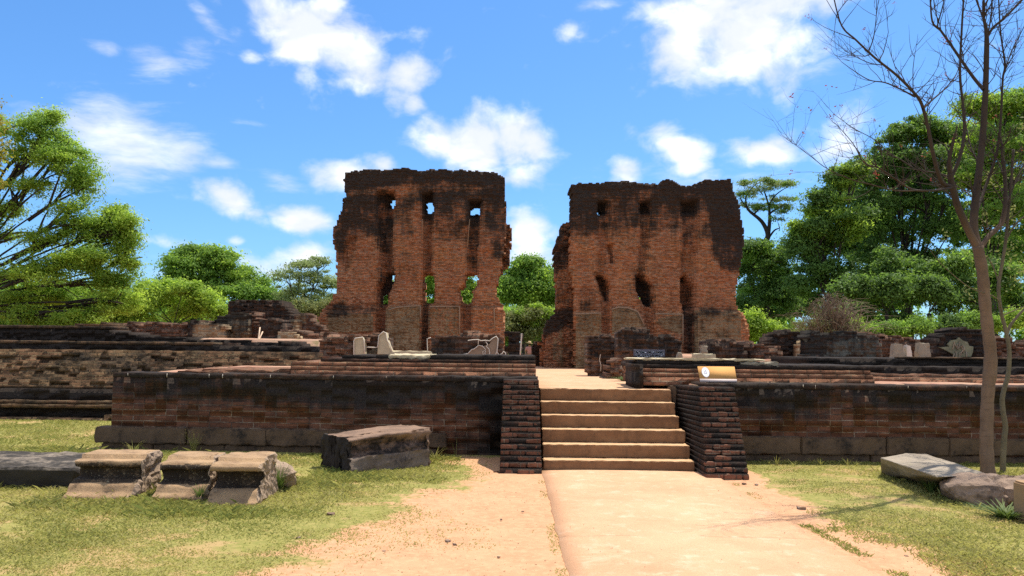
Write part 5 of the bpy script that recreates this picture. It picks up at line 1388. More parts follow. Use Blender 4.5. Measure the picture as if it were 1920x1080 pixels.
def boards():
    Y = 14.6
    a, b, c, d = P(1188, 655, Y), P(1247, 655, Y), P(1247, 677, Y), P(1188, 677, Y)
    w, h = b.x - a.x, a.z - d.z
    t = thing('inscription_board', 'dark slate board with three lines of white letters', 'sign', ((a.x + b.x) / 2, Y, 1.545))
    z0 = d.z - 1.545
    obj('board', worn_box('board', -w / 2, w / 2, 0, .035, 0.0, z0 + h, .05, .003, 6, 2, .006), M['sign_dark'], t)
    lines = [(['va', 'ya', 'al', 'sa', 'ta', 'na', 'dash', None, 'ma', 'na', 'i', 'pa', None, 'ta', 'va', 'sa', 'ma', 'u'], .78, .225, .013),
             (['ya', 'u', 'ma', 'pa', 'u', 'na', 'va', 'al', 'ta', None, 'sa', 'na', 'u', 'ma', 'va', 'na', 'pa', 'i'], .47, .225, .013),
             (['dash', 'dot', None, 'dash', 'dash', 'dot', None, 'dash', 'dot', 'dash', 'dash', None, 'dot', 'dash', 'dot'], .22, .10, .012)]
    for li, (gl, yy, gh, sw) in enumerate(lines):
        V, F = [], []
        m = .05 * w if li < 2 else .2 * w
        adv = (w - 2 * m) / len(gl)
        for k, g in enumerate(gl):
            if g is None: continue
            x0 = -w / 2 + m + k * adv
            for st in glyph_strokes(g):
                P2 = [(x0 + p[0] * adv * .95, (yy - gh / 2) * h + p[1] * gh * h) for p in st]
                for (p, q) in zip(P2[:-1], P2[1:]):
                    dx, dz = q[0] - p[0], q[1] - p[1]; L = math.hypot(dx, dz) or 1e-6
                    nx, nz = -dz / L * sw * .5, dx / L * sw * .5
                    ext = (dx / L * sw * .3, dz / L * sw * .3)
                    o = len(V)
                    for (x, z) in ((p[0] + nx - ext[0], p[1] + nz - ext[1]), (p[0] - nx - ext[0], p[1] - nz - ext[1]), (q[0] - nx + ext[0], q[1] - nz + ext[1]), (q[0] + nx + ext[0], q[1] + nz + ext[1])):
                        V.append((x, -.010, z + z0))
                    F.append((o, o + 1, o + 2, o + 3))
        obj('lettering', np_mesh('lettering', V, [np.array(F)]), M['sign_ink'], t)
    # tan information panel, tilted back
    Yb, Yt = 12.62, 12.84
    bl, br, tl, tr = P(1313, 710, Yb), P(1382, 710, Yb), P(1308, 687, Yt), P(1377, 687, Yt)
    bl.z = br.z = 1.185
    tr.z = tl.z
    t = thing('information_panel', 'tilted tan panel with a white round emblem at its left', 'sign', ((bl + br) / 2).to_tuple())
    o = t.location.copy()
    up = (tl - bl); nrm = (br - bl).cross(up).normalized()
    def S(s, v, off=0): return bl.lerp(br, s).lerp(tl.lerp(tr, s), v) + nrm * off - o
    def slab(nm, s0, s1, v0, v1, o0, o1, mat):
        V = [S(s, v, f) for f in (o0, o1) for (s, v) in ((s0, v0), (s1, v0), (s1, v1), (s0, v1))]
        obj(nm, np_mesh(nm, [tuple(p) for p in V], [np.array([(0, 3, 2, 1), (4, 5, 6, 7), (0, 1, 5, 4), (1, 2, 6, 5), (2, 3, 7, 6), (3, 0, 4, 7)])]), M[mat], t)
    slab('panel_face', 0, 1, .17, 1.0, -.02, .004, 'panel'); slab('bottom_strip', 0, 1, 0, .168, -.02, .006, 'panel_edge')
    slab('back_support', .3, .7, .02, .9, -.09, -.021, 'panel_edge')
    def disc(nm, cs, cv, rs, rv, off, mat, lo=0, hi=360):
        pts = [S(cs + rs * math.cos(R(lo + (hi - lo) * i / 24)), cv + rv * math.sin(R(lo + (hi - lo) * i / 24)), off) for i in range(25)]
        pts = [S(cs, cv, off)] + pts
        obj(nm, np_mesh(nm, [tuple(p) for p in pts], [np.array([(0, i, i + 1) for i in range(1, 25)])]), M[mat], t)
    disc('emblem', .185, .60, .105, .34, .008, 'emblem_grey'); disc('emblem', .185, .60, .095, .31, .010, 'emblem_white')
    V, F = [], []
    for (s, v, rs, rv) in ((.16, .62, .012, .06), (.20, .66, .014, .05), (.185, .5, .03, .03), (.215, .56, .012, .05), (.15, .52, .010, .04), (.185, .74, .008, .05)):
        b0 = len(V)
        for (ds, dv) in ((-1, -1), (1, -1), (1, 1), (-1, 1)): V.append(tuple(S(s + ds * rs, v + dv * rv, .012)))
        F.append((b0, b0 + 1, b0 + 2, b0 + 3))
    obj('emblem_marking', np_mesh('emblem_marking', V, [np.array(F)]), M['emblem_grey'], t)
boards()

# ------------------------------------------------------------------ the visitor in the gap
def person():
    Y = 50.0
    foot = P(992.5, 690, Y)
    zb = .30
    t = thing('person', 'visitor in straw hat, pink shirt and olive trousers, in the gap between the palace walls', 'person', (foot.x, Y, zb))
    k = (P(993, 641, Y).z - zb) / 1.74          # standing height fitted to the hat's height in the photo
    def skin(nm, verts, edges, rad, mat):
        me = bpy.data.meshes.new(nm); me.from_pydata([tuple(Vector(v) * k) for v in verts], edges, [])
        o = obj(nm, me, M[mat], t)
        md = o.modifiers.new('Skin', 'SKIN'); md.use_smooth_shade = True
        for i, r in enumerate(rad): me.skin_vertices[0].data[i].radius = (r[0] * k, r[1] * k)
        me.skin_vertices[0].data[0].use_root = True
        sb = o.modifiers.new('Sub', 'SUBSURF'); sb.levels = 1; sb.render_levels = 2
        return o
    # body in three-quarter view to the right, one arm bent forward; skin figure
    V = [(0, 0, .92), (0, 0, 1.12), (0, 0, 1.36), (0, -.01, 1.47), (0, -.03, 1.55), (0, -.03, 1.66),
         (.18, 0, 1.36), (.24, -.03, 1.10), (.20, -.20, .95), (.19, -.26, .93), (-.18, 0, 1.36), (-.24, .0, 1.09), (-.22, -.08, .86), (-.22, -.1, .80),
         (.10, 0, .86), (.11, -.03, .48), (.11, .02, .09), (.12, -.13, .04), (-.10, 0, .86), (-.10, .03, .48), (-.10, .07, .09), (-.11, -.08, .04)]
    E = [(0, 1), (1, 2), (2, 3), (3, 4), (4, 5), (2, 6), (6, 7), (7, 8), (8, 9), (2, 10), (10, 11), (11, 12), (12, 13), (0, 14), (14, 15), (15, 16), (16, 17), (0, 18), (18, 19), (19, 20), (20, 21)]
    rad = [(.14, .10), (.13, .095), (.15, .10), (.055, .055), (.08, .09), (.075, .085), (.06, .06), (.042, .042), (.033, .033), (.03, .04), (.06, .06), (.042, .042), (.033, .033), (.03, .04),
           (.085, .085), (.058, .058), (.04, .04), (.035, .03), (.085, .085), (.058, .058), (.04, .04), (.035, .03)]
    skin('body', V, E, rad, 'skin')
    skin('shirt', [(0, 0, .90), (0, 0, 1.12), (0, 0, 1.34), (0, 0, 1.44), (.19, 0, 1.36), (.235, -.02, 1.17), (-.19, 0, 1.36), (-.235, 0, 1.17)], [(0, 1), (1, 2), (2, 3), (2, 4), (4, 5), (2, 6), (6, 7)],
         [(.165, .125), (.155, .12), (.17, .12), (.075, .075), (.08, .08), (.062, .062), (.08, .08), (.062, .062)], 'shirt')
    skin('trousers', [(0, 0, .93), (.10, 0, .84), (.11, -.03, .48), (.11, .02, .12), (-.10, 0, .84), (-.10, .03, .48), (-.10, .07, .12)], [(0, 1), (1, 2), (2, 3), (0, 4), (4, 5), (5, 6)],
         [(.15, .115), (.105, .105), (.08, .08), (.065, .065), (.105, .105), (.08, .08), (.065, .065)], 'trousers')
    # hat: crown, brim and dark band
    def lathe(nm, prof, mat, par=t, z=0):
        n = 20; V, F = [], []
        for (r, h) in prof:
            for i in range(n):
                a = 2 * math.pi * i / n
                V.append((r * math.cos(a) * k, (r * 1.1 * math.sin(a) - .03) * k, (h + .22 * r * math.cos(a) * -.6) * k))
        for j in range(len(prof) - 1):
            for i in range(n): F.append((j * n + i, j * n + (i + 1) % n, (j + 1) * n + (i + 1) % n, (j + 1) * n + i))
        return obj(nm, np_mesh(nm, V, [np.array(F)], smooth=True), M[mat], par)
    h = lathe('hat', [(.085, 1.66), (.19, 1.655), (.20, 1.66), (.19, 1.672), (.105, 1.68), (.10, 1.75), (.08, 1.785), (.002, 1.79)], 'straw')
    lathe('hat_band', [(.108, 1.684), (.107, 1.715), (.104, 1.716)], 'hair', h)
    lathe('hair', [(.088, 1.55), (.096, 1.60), (.09, 1.67), (.05, 1.70)], 'hair')
person()
# ------------------------------------------------------------------ trees
def leaf_cloud(name, lobes, leaf, per_m2, clump_r, seed, flat=.6, shell=.5, upb=.5, per_clump=46, droop=0.0, sub=True, fine=.56, dens_k=2.5):
    """crown of separate leaves gathered in sprays; lobes = [(centre, (rx, ry, rz), density)]"""
    g = np.random.default_rng(seed)
    leaf, per_clump = leaf * fine, int(per_clump * dens_k)
    if sub: clump_r = clump_r * .70
    C, T, CR_, DD = [], [], [], []
    for (c, r, dens) in lobes:
        r = np.array(r); c = np.array(c)
        # each lobe is a heap of smaller boughs; sprays sit on the upper and outer side of every bough
        nb = 12 if sub else 1
        for q in range(nb):
            if sub:
                d0 = g.normal(size=3); d0 /= np.linalg.norm(d0); d0[2] = d0[2] * .8 + .12
                c2 = c + d0 * r * g.uniform(.30, 1.02); r2 = r * g.uniform(.14, .46) * np.array([1.2, 1.2, .8])
            else: c2, r2 = c, r
            area = 4 * math.pi * ((r2[0] * r2[1]) ** 1.6 / 3 + (r2[0] * r2[2]) ** 1.6 / 3 + (r2[1] * r2[2]) ** 1.6 / 3) ** (1 / 1.6)
            n = max(2, int(area * per_m2 * dens * (.80 if sub else 1.0) + g.random()))
            d = g.normal(size=(n, 3)); d /= np.linalg.norm(d, axis=1)[:, None]
            d[:, 2] = np.where((d[:, 2] < -.2) & (g.random(n) < .7), -d[:, 2], d[:, 2])
            rad = shell + (1.08 - shell) * g.random(n) ** .6 + np.where(g.random(n) < .14, .45 * g.random(n), 0)
            bump = 1 + .5 * (np.array([mnoise.noise(Vector(x * 2.3 + seed + q)) for x in d]))
            C.append(c2 + d * r2 * (rad * bump)[:, None])
            DD.append(d)
            T.append(np.clip(g.uniform(.3, .7) + g.normal(0, .16, n), 0, 1)); CR_.append(np.full(n, clump_r) * g.uniform(.35, 1.35, n))
    C = np.concatenate(C); T = np.concatenate(T); CR_ = np.concatenate(CR_)
    m = len(C); k = per_clump
    L = np.repeat(C, k, 0); DN = np.repeat(np.concatenate(DD), k, 0)
    off = g.normal(0, 1, (m * k, 3)) * np.repeat(CR_, k)[:, None] * np.array([1, 1, flat])
    if droop: off[:, 2] -= droop * (off[:, 0]**2 + off[:, 1]**2) / clump_r
    L = L + off
    oc = off / (np.repeat(CR_, k)[:, None] + 1e-6)
    nrm = g.normal(size=(m * k, 3)) * .6 + DN * .5 + oc * .45; nrm[:, 2] += upb
    nrm /= np.linalg.norm(nrm, axis=1)[:, None]
    a = np.cross(nrm, g.normal(size=(m * k, 3))); a /= np.linalg.norm(a, axis=1)[:, None] + 1e-9
    b = np.cross(nrm, a)
    s = (leaf * g.uniform(.6, 1.35, m * k))[:, None]
    V = np.stack([L - a * s, L + b * s * .42, L + a * s, L - b * s * .42], 1).reshape(-1, 3)
    F = np.arange(len(V)).reshape(-1, 4)
    tint = np.clip(np.repeat(T, k) + g.normal(0, .18, m * k), 0, 1)
    return V, F, np.repeat(tint, 4)

def tree(label, base_uv, Y, lobes, mat, leaf=.16, per_m2=1.6, clump=.38, seed=1, trunk_r=.22, bark='bark_dark', zb=None, flat=.6, shell=.5,
         limbs=True, group=None, cat='tree', name='tree', per_clump=46, extra=(), upb=.5, dr=.8, mix=None, trunk=True, twig=0, lean=None, sub=True):
    """lobes are (u, v, half width px, half height px[, density[, depth offset]]) at depth Y"""
    s = Y / FPX
    b = P(base_uv[0], base_uv[1], Y); b.z = ground_height(np.array(b.x), np.array(Y)) if zb is None else zb
    b.z = float(b.z)
    g = random.Random(seed)
    LB = []
    for L in lobes:
        u, v, ru, rv = L[:4]; den = L[4] if len(L) > 4 else 1.0
        dy = L[5] if len(L) > 5 else g.uniform(-.5, .5) * ru * s * 1.2
        c = P(u, v, Y + dy)
        LB.append((c - b, (ru * s, (ru + rv) * .5 * s * dr, rv * s), den))
    t = thing(name, label, cat, b.to_tuple(), 0, group)
    V, F, T = leaf_cloud('foliage', LB, leaf, per_m2, clump, seed, flat, shell, upb, per_clump, sub=sub)
    o = obj('foliage', np_mesh('foliage', V, [F], {'tint': ('POINT', T)}), M[mat], t)
    if mix:                                     # a second colour of leaf on some lobes
        sel, m2 = mix
        V, F, T = leaf_cloud('foliage', [LB[i] for i in sel], leaf, per_m2 * .8, clump, seed + 50, flat, shell, upb, per_clump, sub=sub)
        obj('foliage', np_mesh('foliage', V, [F], {'tint': ('POINT', T)}), M[m2], t)
    if trunk:
        ts = TubeSet()
        top = min(LB, key=lambda q: abs(q[0].x) + abs(q[0].z) * .1)[0]
        fork = Vector((top.x * .25, 0, max(.8, min(q[0].z - q[1][2] * .3 for q in LB) * .8)))
        if lean: fork = P(lean[0], lean[1], Y) - b
        ts.add(spline([Vector((0, 0, -.2)), Vector((fork.x * .35, 0, fork.z * .5)), fork], 4), [trunk_r * (1.25 - .5 * i / 8) for i in range(9)], 8)
        if limbs:
            for (c, r, den) in LB:
                mid = fork.lerp(c, .5) + Vector((g.uniform(-.4, .4), g.uniform(-.4, .4), g.uniform(0, .5)))
                n = 9
                pts = spline([fork, mid, c], 4)
                ts.add(pts, [trunk_r * (.20 - .185 * i / (len(pts) - 1)) + .007 for i in range(len(pts))], 6)
                for q in range(3 + twig):
                    d = Vector((g.gauss(0, 1) * r[0], g.gauss(0, 1) * r[1], g.gauss(.2, .8) * r[2])) * .45
                    p0 = mid.lerp(c, g.uniform(.3, 1)); e = c + d
                    ts.add(spline([p0, p0.lerp(e, .5) + Vector((0, 0, .12 * r[2])), e], 3), [trunk_r * .20 * (1 - i / 7) + .008 for i in range(7)], 4)
        for (pts, r0, r1) in extra:
            q = [P(p[0], p[1], Y + (p[2] if len(p) > 2 else 0)) - b for p in pts]
            q = spline(q, 4); ts.add(q, [r0 + (r1 - r0) * i / (len(q) - 1) for i in range(len(q))], 6)
        obj('trunk', ts.mesh('trunk'), M[bark], t)
    return t

def all_trees():
    # left: wide feathery tree whose trunk stands outside the frame
    tree('wide feathery light green tree with open dark boughs at the far left', (-160, 620), 31,
         [(-10,250,55,38,.7), (75,262,52,42,.8), (95,225,26,16,.6), (118,300,48,45,.9), (150,345,32,45,.9), (25,300,50,36,.55), (135,400,42,36,.85), (185,440,34,42,1), (228,450,28,50,1), (215,400,24,20,.6), (238,420,18,24,.7), (60,350,45,22,.3), (160,490,62,36,1), (205,530,46,34,1), (240,490,16,30,.7),
          (60,520,85,30,.75), (110,560,90,40,1), (20,580,70,36,.9), (180,580,50,30,1), (0,440,50,30,.35), (90,455,52,24,.5), (-60,380,60,90,.6), (10,395,30,20,.4), (140,600,70,26,1), (60,598,70,24,1), (230,570,36,36,1), (100,500,50,34,.8), (140,430,30,30,.8), (40,560,60,34,.9)],
         'leaf_bright', leaf=.10, per_m2=3.1, clump=.32, seed=11, trunk_r=.32, flat=.55, shell=.35, per_clump=42, upb=.6, zb=1.83, mix=((1, 3, 4, 7, 8, 12, 13, 16), 'leaf_mid'),
         extra=[(((-170,520),(-60,505),(0,498),(60,470),(120,455,.5)), .12, .02), (((-60,430),(0,392),(40,365),(95,330),(150,318)), .09, .012), (((0,392),(35,360),(50,300),(78,270)), .06, .01), (((-60,480),(0,455),(60,440),(120,462),(170,470)), .06, .01),
                (((40,365),(60,345),(110,340)), .03, .008), (((0,520),(50,515),(110,535),(150,560)), .06, .01), (((20,495),(80,500),(140,480),(175,455)), .05, .01), (((-40,400),(10,345),(30,310),(20,270)), .05, .01), (((60,470),(95,440),(130,420)), .03, .008)], twig=3)
    tree('golden yellow tree tip at the far left edge of the site', (-120, 620), 26, [(-34,235,40,50,1), (-26,300,30,45,.8), (-70,330,60,70,.8), (-110,420,80,90,.8)], 'leaf_gold', leaf=.10, per_m2=3.0, clump=.28, seed=12, trunk_r=.2, shell=.4, mix=((2, 3), 'leaf_bright'), zb=1.83)
    tree('broad bright green bush over the left ruins', (330, 615), 42, [(250,585,60,40), (320,570,62,40), (385,575,42,42), (290,545,34,22,.7), (345,545,34,24,.8), (420,596,22,26), (200,600,60,24), (150,590,50,28)], 'leaf_bright', leaf=.15, per_m2=2.4, clump=.36, seed=13, trunk_r=.12, cat='bush', name='bush', shell=.6, per_clump=44, zb=1.83)
    tree('round mid green tree behind the bright bush', (400, 620), 64, [(335,500,36,32), (370,490,36,30), (412,498,36,30), (440,525,34,32), (345,535,40,32), (395,540,48,36), (350,478,22,14,.7), (400,478,24,12,.7), (450,556,30,22)], 'leaf_mid', leaf=.22, per_m2=1.5, clump=.5, seed=14, trunk_r=.3, mix=((1, 2, 3), 'leaf_bright'))
    tree('small mid green tree between the round tree and the pale one', (490, 620), 66, [(488,535,24,22), (475,555,26,22), (510,560,24,22), (495,590,36,22)], 'leaf_mid', leaf=.22, per_m2=1.5, clump=.5, seed=15, trunk_r=.2)
    tree('pale grey-green spreading tree left of the left palace wall', (585, 620), 58, [(560,500,38,12,.7), (600,492,30,12,.7), (540,520,26,12,.6), (585,522,45,16,.7), (615,540,26,20,.8), (560,550,42,20,.8), (600,575,44,24,.9), (535,570,22,18,.7)], 'leaf_pale', leaf=.15, per_m2=2.3, clump=.36, seed=16, sub=False, trunk_r=.2, bark='bark_grey', flat=.35, shell=.3, twig=2)
    tree('dull olive tree at the foot of the left palace wall', (560, 620), 50, [(560,585,32,22,.9), (600,590,30,22,.8), (625,575,20,30,.8)], 'leaf_olive', leaf=.16, per_m2=1.8, clump=.36, seed=17, trunk_r=.12, bark='bark_grey')
    # seen through the holes and the gap
    tree('green tree seen only through the holes of the left palace wall', (790, 620), 56, [(740,560,60,50), (800,545,50,50), (870,550,55,50), (820,610,110,36), (900,610,60,40)], 'leaf_mid', leaf=.2, per_m2=1.4, clump=.45, seed=18, trunk_r=.25, mix=((1, 2), 'leaf_bright'))
    tree('leafy green tree filling the gap between the palace walls', (985, 640), 64, [(962,522,30,24), (990,505,28,22,.9), (1015,520,26,22), (1040,545,26,26), (975,555,40,30), (1020,565,34,30), (945,550,24,28), (990,492,16,8,.5), (1005,545,30,24)], 'leaf_mid', leaf=.22, per_m2=1.6, clump=.5, seed=19, trunk_r=.25, mix=((1, 2, 4, 8), 'leaf_bright'))
    tree('olive brush below the tree in the gap between the walls', (985, 650), 56, [(970,600,32,24,.9), (1005,595,32,26,.9), (985,628,50,22), (1030,610,24,26), (950,620,24,24)], 'leaf_olive', leaf=.17, per_m2=2.0, clump=.4, seed=20, trunk_r=.1, bark='bark_grey', cat='bush', name='bush', mix=((1, 3), 'leaf_bright'))
    # umbrella tree standing clear on the right
    tree('slender umbrella-crowned tree standing clear behind the right palace wall', (1437, 600), 78,
         [(1432,340,22,7,.8), (1462,345,28,6,.8), (1400,345,18,8,.6), (1412,360,26,9,.7), (1390,365,16,6,.7), (1455,375,28,9,.7), (1470,388,24,7,.7), (1430,388,34,8,.5), (1400,385,22,6,.4), (1490,372,14,4,.5), (1455,412,16,8,.4), (1440,352,26,7,.7), (1420,395,12,6,.4), (1475,345,26,4,.7), (1465,398,20,6,.5)],
         'leaf_pale', leaf=.15, per_m2=1.9, clump=.34, seed=21, sub=False, trunk_r=.40, bark='bark_dark', flat=.35, shell=.1, limbs=False, per_clump=40, mix=((0, 2, 4, 6, 7, 9, 10, 12, 13, 14), 'leaf_mid'), lean=(1434, 455),
         extra=[(((1434,455),(1440,440),(1428,415),(1402,392),(1398,370)), .30, .06), (((1440,440),(1443,415),(1441,385),(1430,350)), .22, .04), (((1440,448),(1452,432),(1462,428)), .12, .04), (((1415,400),(1426,390),(1432,388)), .10, .03), (((1441,402),(1455,392),(1475,382)), .12, .03),
                (((1441,385),(1455,365),(1480,348)), .10, .02), (((1402,392),(1390,375),(1385,362)), .1, .02), (((1398,370),(1412,350),(1425,342)), .08, .02), (((1430,365),(1420,352),(1412,345)), .06, .02), (((1462,428),(1458,415)), .05, .02)])
    # wood on the right: separate trees
    D = dict(leaf=.22, per_m2=.95, clump=.5, per_clump=40, flat=.5)
    tree('dark bushy tree just right of the right palace wall', (1428, 620), 66, [(1415,470,36,28), (1445,490,34,30), (1405,510,30,34), (1460,525,36,34), (1425,555,44,34), (1470,570,36,34), (1400,580,26,40), (1475,475,18,20,.8)], 'leaf_deep', seed=31, trunk_r=.35, mix=((0, 3, 6), 'leaf_mid'), **D)
    tree('bright green shrub at the right foot of the right palace wall', (1410, 640), 52, [(1410,600,22,24), (1430,618,26,20), (1405,625,24,18), (1450,625,22,16)], 'leaf_bright', leaf=.17, per_m2=2.0, clump=.4, seed=32, trunk_r=.08, cat='bush', name='bush')
    tree('dense tree with pale sunlit crown lobes, left side of the right wood', (1560, 630), 58,
         [(1520,430,36,30), (1555,395,40,32), (1580,340,32,28), (1600,318,22,14,.8), (1535,370,22,18,.8), (1500,470,30,34), (1545,460,46,34), (1590,420,44,40), (1530,515,48,34), (1575,520,44,40), (1500,540,26,34), (1510,440,22,18)], 'leaf_deep', seed=33, trunk_r=.4, mix=((0, 1, 2, 3, 6, 7, 11), 'leaf_bright'), **D)
    tree('tall dark tree with the highest crown of the right wood', (1700, 630), 62,
         [(1690,255,40,24,.9), (1735,240,42,26,.9), (1660,300,44,34), (1720,300,56,40), (1775,260,40,36), (1630,340,34,30), (1680,365,60,42), (1745,370,60,44), (1640,410,46,38), (1800,330,44,50), (1700,440,70,42), (1790,420,52,50), (1620,470,44,40), (1668,500,50,36), (1725,495,48,40,.8), (1640,525,40,34,.7), (1690,310,50,40,.8), (1755,320,50,40,.8), (1620,380,40,40,.8)], 'leaf_deep', seed=34, trunk_r=.5, mix=((0, 1, 2, 4, 5, 8), 'leaf_mid'), **D)
    tree('mid green tree at the far right behind the bare tree', (1860, 630), 56,
         [(1840,210,44,30,.9), (1890,200,50,34,.9), (1930,240,50,50), (1850,270,50,40), (1905,310,56,50), (1840,340,50,44), (1900,400,60,50), (1845,430,50,44), (1940,480,60,60), (1870,500,60,46), (1800,500,44,40)], 'leaf_mid', seed=35, trunk_r=.4, mix=((0, 1, 3, 5, 6), 'leaf_bright'), **D)
    # a second rank of crowns closes the wood behind
    B = dict(leaf=.26, per_m2=.8, clump=.6, per_clump=40, flat=.5, limbs=False)
    tree('dark tree crown standing behind the sunlit left crown of the right wood', (1570, 630), 74, [(1560,400,44,40), (1600,450,60,60), (1540,480,50,50), (1590,540,70,50), (1510,560,50,50), (1610,360,40,36)], 'leaf_deep', seed=51, trunk_r=.4, mix=((0, 1), 'leaf_mid'), **B)
    tree('broad dark tree closing the sky behind the tallest crown', (1700, 630), 76, [(1700,320,60,44), (1660,380,60,50), (1750,330,60,50), (1720,430,80,60), (1650,480,60,56), (1700,550,90,50), (1790,420,60,60), (1770,540,70,50)], 'leaf_deep', seed=52, trunk_r=.4, mix=((0, 2), 'leaf_mid'), **B)
    tree('mid green tree closing the sky behind the bare tree', (1860, 630), 72, [(1850,260,60,50), (1910,260,60,60), (1830,340,60,60), (1900,380,70,60), (1850,460,70,60), (1930,480,60,70), (1880,560,90,50)], 'leaf_mid', seed=53, trunk_r=.4, mix=((0, 1, 3), 'leaf_bright'), **B)
    tree('dark tree closing the sky behind the bushy tree by the right palace wall', (1440, 630), 80, [(1420,500,40,36), (1455,520,40,40), (1410,560,40,40), (1460,580,50,40), (1490,560,40,50)], 'leaf_deep', seed=54, trunk_r=.3, **B)
    tree('low spreading green tree filling the sky between the bright bush and the left palace wall', (480, 630), 70, [(300,560,40,34), (250,575,40,30), (440,585,40,26), (530,585,50,26), (600,590,50,26), (640,585,40,30), (480,600,60,20)], 'leaf_mid', seed=56, trunk_r=.25, mix=((0, 1, 3, 5), 'leaf_bright'), **B)
    tree('bright leafy tree behind the far left boughs', (120, 630), 60, [(40,560,70,40), (130,570,70,36), (200,575,50,30), (-30,540,60,50), (20,600,80,30), (130,605,80,24), (225,600,50,26)], 'leaf_mid', seed=55, trunk_r=.3, mix=((1, 2, 5, 6), 'leaf_bright'), **B)
    tree('low dark tree under the crowns, left trunk of the right wood', (1700, 640), 50, [(1665,500,30,34,.6), (1700,545,34,40,.5), (1738,515,28,36,.5), (1640,560,24,36,.45), (1690,602,26,18,.25), (1612,590,22,24,.35)], 'leaf_deep', leaf=.2, per_m2=1.4, clump=.45, seed=36, trunk_r=.30, mix=((1, 3), 'leaf_mid'))
    tree('low leafy tree under the crowns, right trunk of the right wood', (1792, 640), 49, [(1790,500,30,38,.6), (1818,552,28,38,.5), (1772,570,22,30,.4), (1880,525,34,46,.5), (1922,570,34,42,.5), (1850,592,22,24,.4)], 'leaf_deep', leaf=.19, per_m2=1.5, clump=.42, seed=37, trunk_r=.34, mix=((0, 3), 'leaf_mid'))
    for (u, r, sd) in ((1744, .16, 1), (1664, .12, 2), (1602, .10, 3)):
        tree({1: 'straight dark trunk with a thin low crown in the shade of the right wood', 2: 'thin dark trunk left of the straight one in the right wood', 3: 'slight dark trunk at the left side of the right wood'}[sd], (u, 640), 47,
             [(u - 14, 545, 22, 16, .5), (u + 16, 552, 22, 16, .5), (u, 530, 24, 14, .5)], 'leaf_deep', leaf=.18, per_m2=1.0, clump=.4, seed=40 + sd, trunk_r=r, shell=.3)
    for k, (u, w, v, lab, mt) in enumerate(((1580, 44, 612, 'sunny green undergrowth bush below the dead twigs', 'leaf_bright'), (1650, 40, 618, 'low green bush behind the rubble wall line', 'leaf_mid'), (1715, 40, 612, 'mid green bush between the dark trunks of the wood', 'leaf_mid'),
                                           (1780, 36, 614, 'deep green low bush behind the lichened wall', 'leaf_deep'), (1830, 40, 606, 'mid green bush left of the bare trunk', 'leaf_mid'), (1890, 44, 606, 'yellow-green bush right of the bare trunk', 'leaf_bright'), (1530, 30, 622, 'olive scrub left of the dead twigs', 'leaf_olive'))):
        tree(lab, (u, 640), 43.5 + .3 * k, [(u - w * .5, v + 6 + (k * 7) % 5, w * .5, 14, .7), (u + w * .45, v + 4 - (k * 5) % 9, w * .42, 18, .6), (u - 4 + (k * 13) % 17, v - 10 + (k * 11) % 13, w * .38, 20, .6)], mt, leaf=.13, per_m2=2.2, clump=.3, seed=60 + k, trunk_r=.05, cat='bush', name='bush', zb=1.40, group='undergrowth bushes of the right wood')
    # dead twiggy bush
    t = thing('dead_bush', 'grey leafless tangle of twigs before the right wood', 'bush', P(1560, 640, 42).to_tuple()); t.location.z = 1.45
    b = t.location.copy(); g = random.Random(9); ts = TubeSet()
    for i in range(420):
        u = g.gauss(1560, 34); v = g.uniform(548, 610) + abs(u - 1560) * .35
        p = P(u, v, 42 + g.uniform(-1.5, 1.5)) - b
        a0 = Vector((p.x * .35 + g.gauss(0, .3), g.gauss(0, .4), g.uniform(.0, .8)))
        mid = a0.lerp(p, .55) + Vector((g.gauss(0, .25), g.gauss(0, .25), .45))
        e = p + Vector((g.gauss(0, .45) + p.x * .25, g.gauss(0, .3), g.uniform(-.5, .15)))
        q = spline([a0, mid, p, e], 3); ts.add(q, [.018 * (1 - .75 * j / (len(q) - 1)) for j in range(len(q))], 3)
    obj('twig', ts.mesh('twig'), M['twig'], t)
    V, F, T = leaf_cloud('foliage', [(Vector((0, 0, .9)), (2.4, 1.0, .7), .8), (Vector((-1.0, 0, 1.3)), (1.1, .8, .5), .4)], .08, 1.6, .3, 77)
    obj('foliage', np_mesh('foliage', V, [F], {'tint': ('POINT', T)}), M['leaf_olive'], t)
    # far-off wood that closes the horizon
    g = np.random.default_rng(5); lob = []
    for x in np.arange(-150, 151, 5.0):
        h = 4.4 + 2.4 * vnoise(x * .09, 1, 3) + (1.5 if x < -30 or x > 25 else 0)
        lob.append((Vector((x, 92 + g.uniform(-5, 5), h * .55)), (4.2, 3.5, h * .6), .5))
    V, F, T = leaf_cloud('distant_wood', lob, .42, .55, .9, 8, per_clump=30, fine=1, dens_k=1)
    o = obj('distant_wood', np_mesh('distant_wood', V, [F], {'tint': ('POINT', T)}), M['leaf_mid']); o['kind'] = 'stuff'
all_trees()

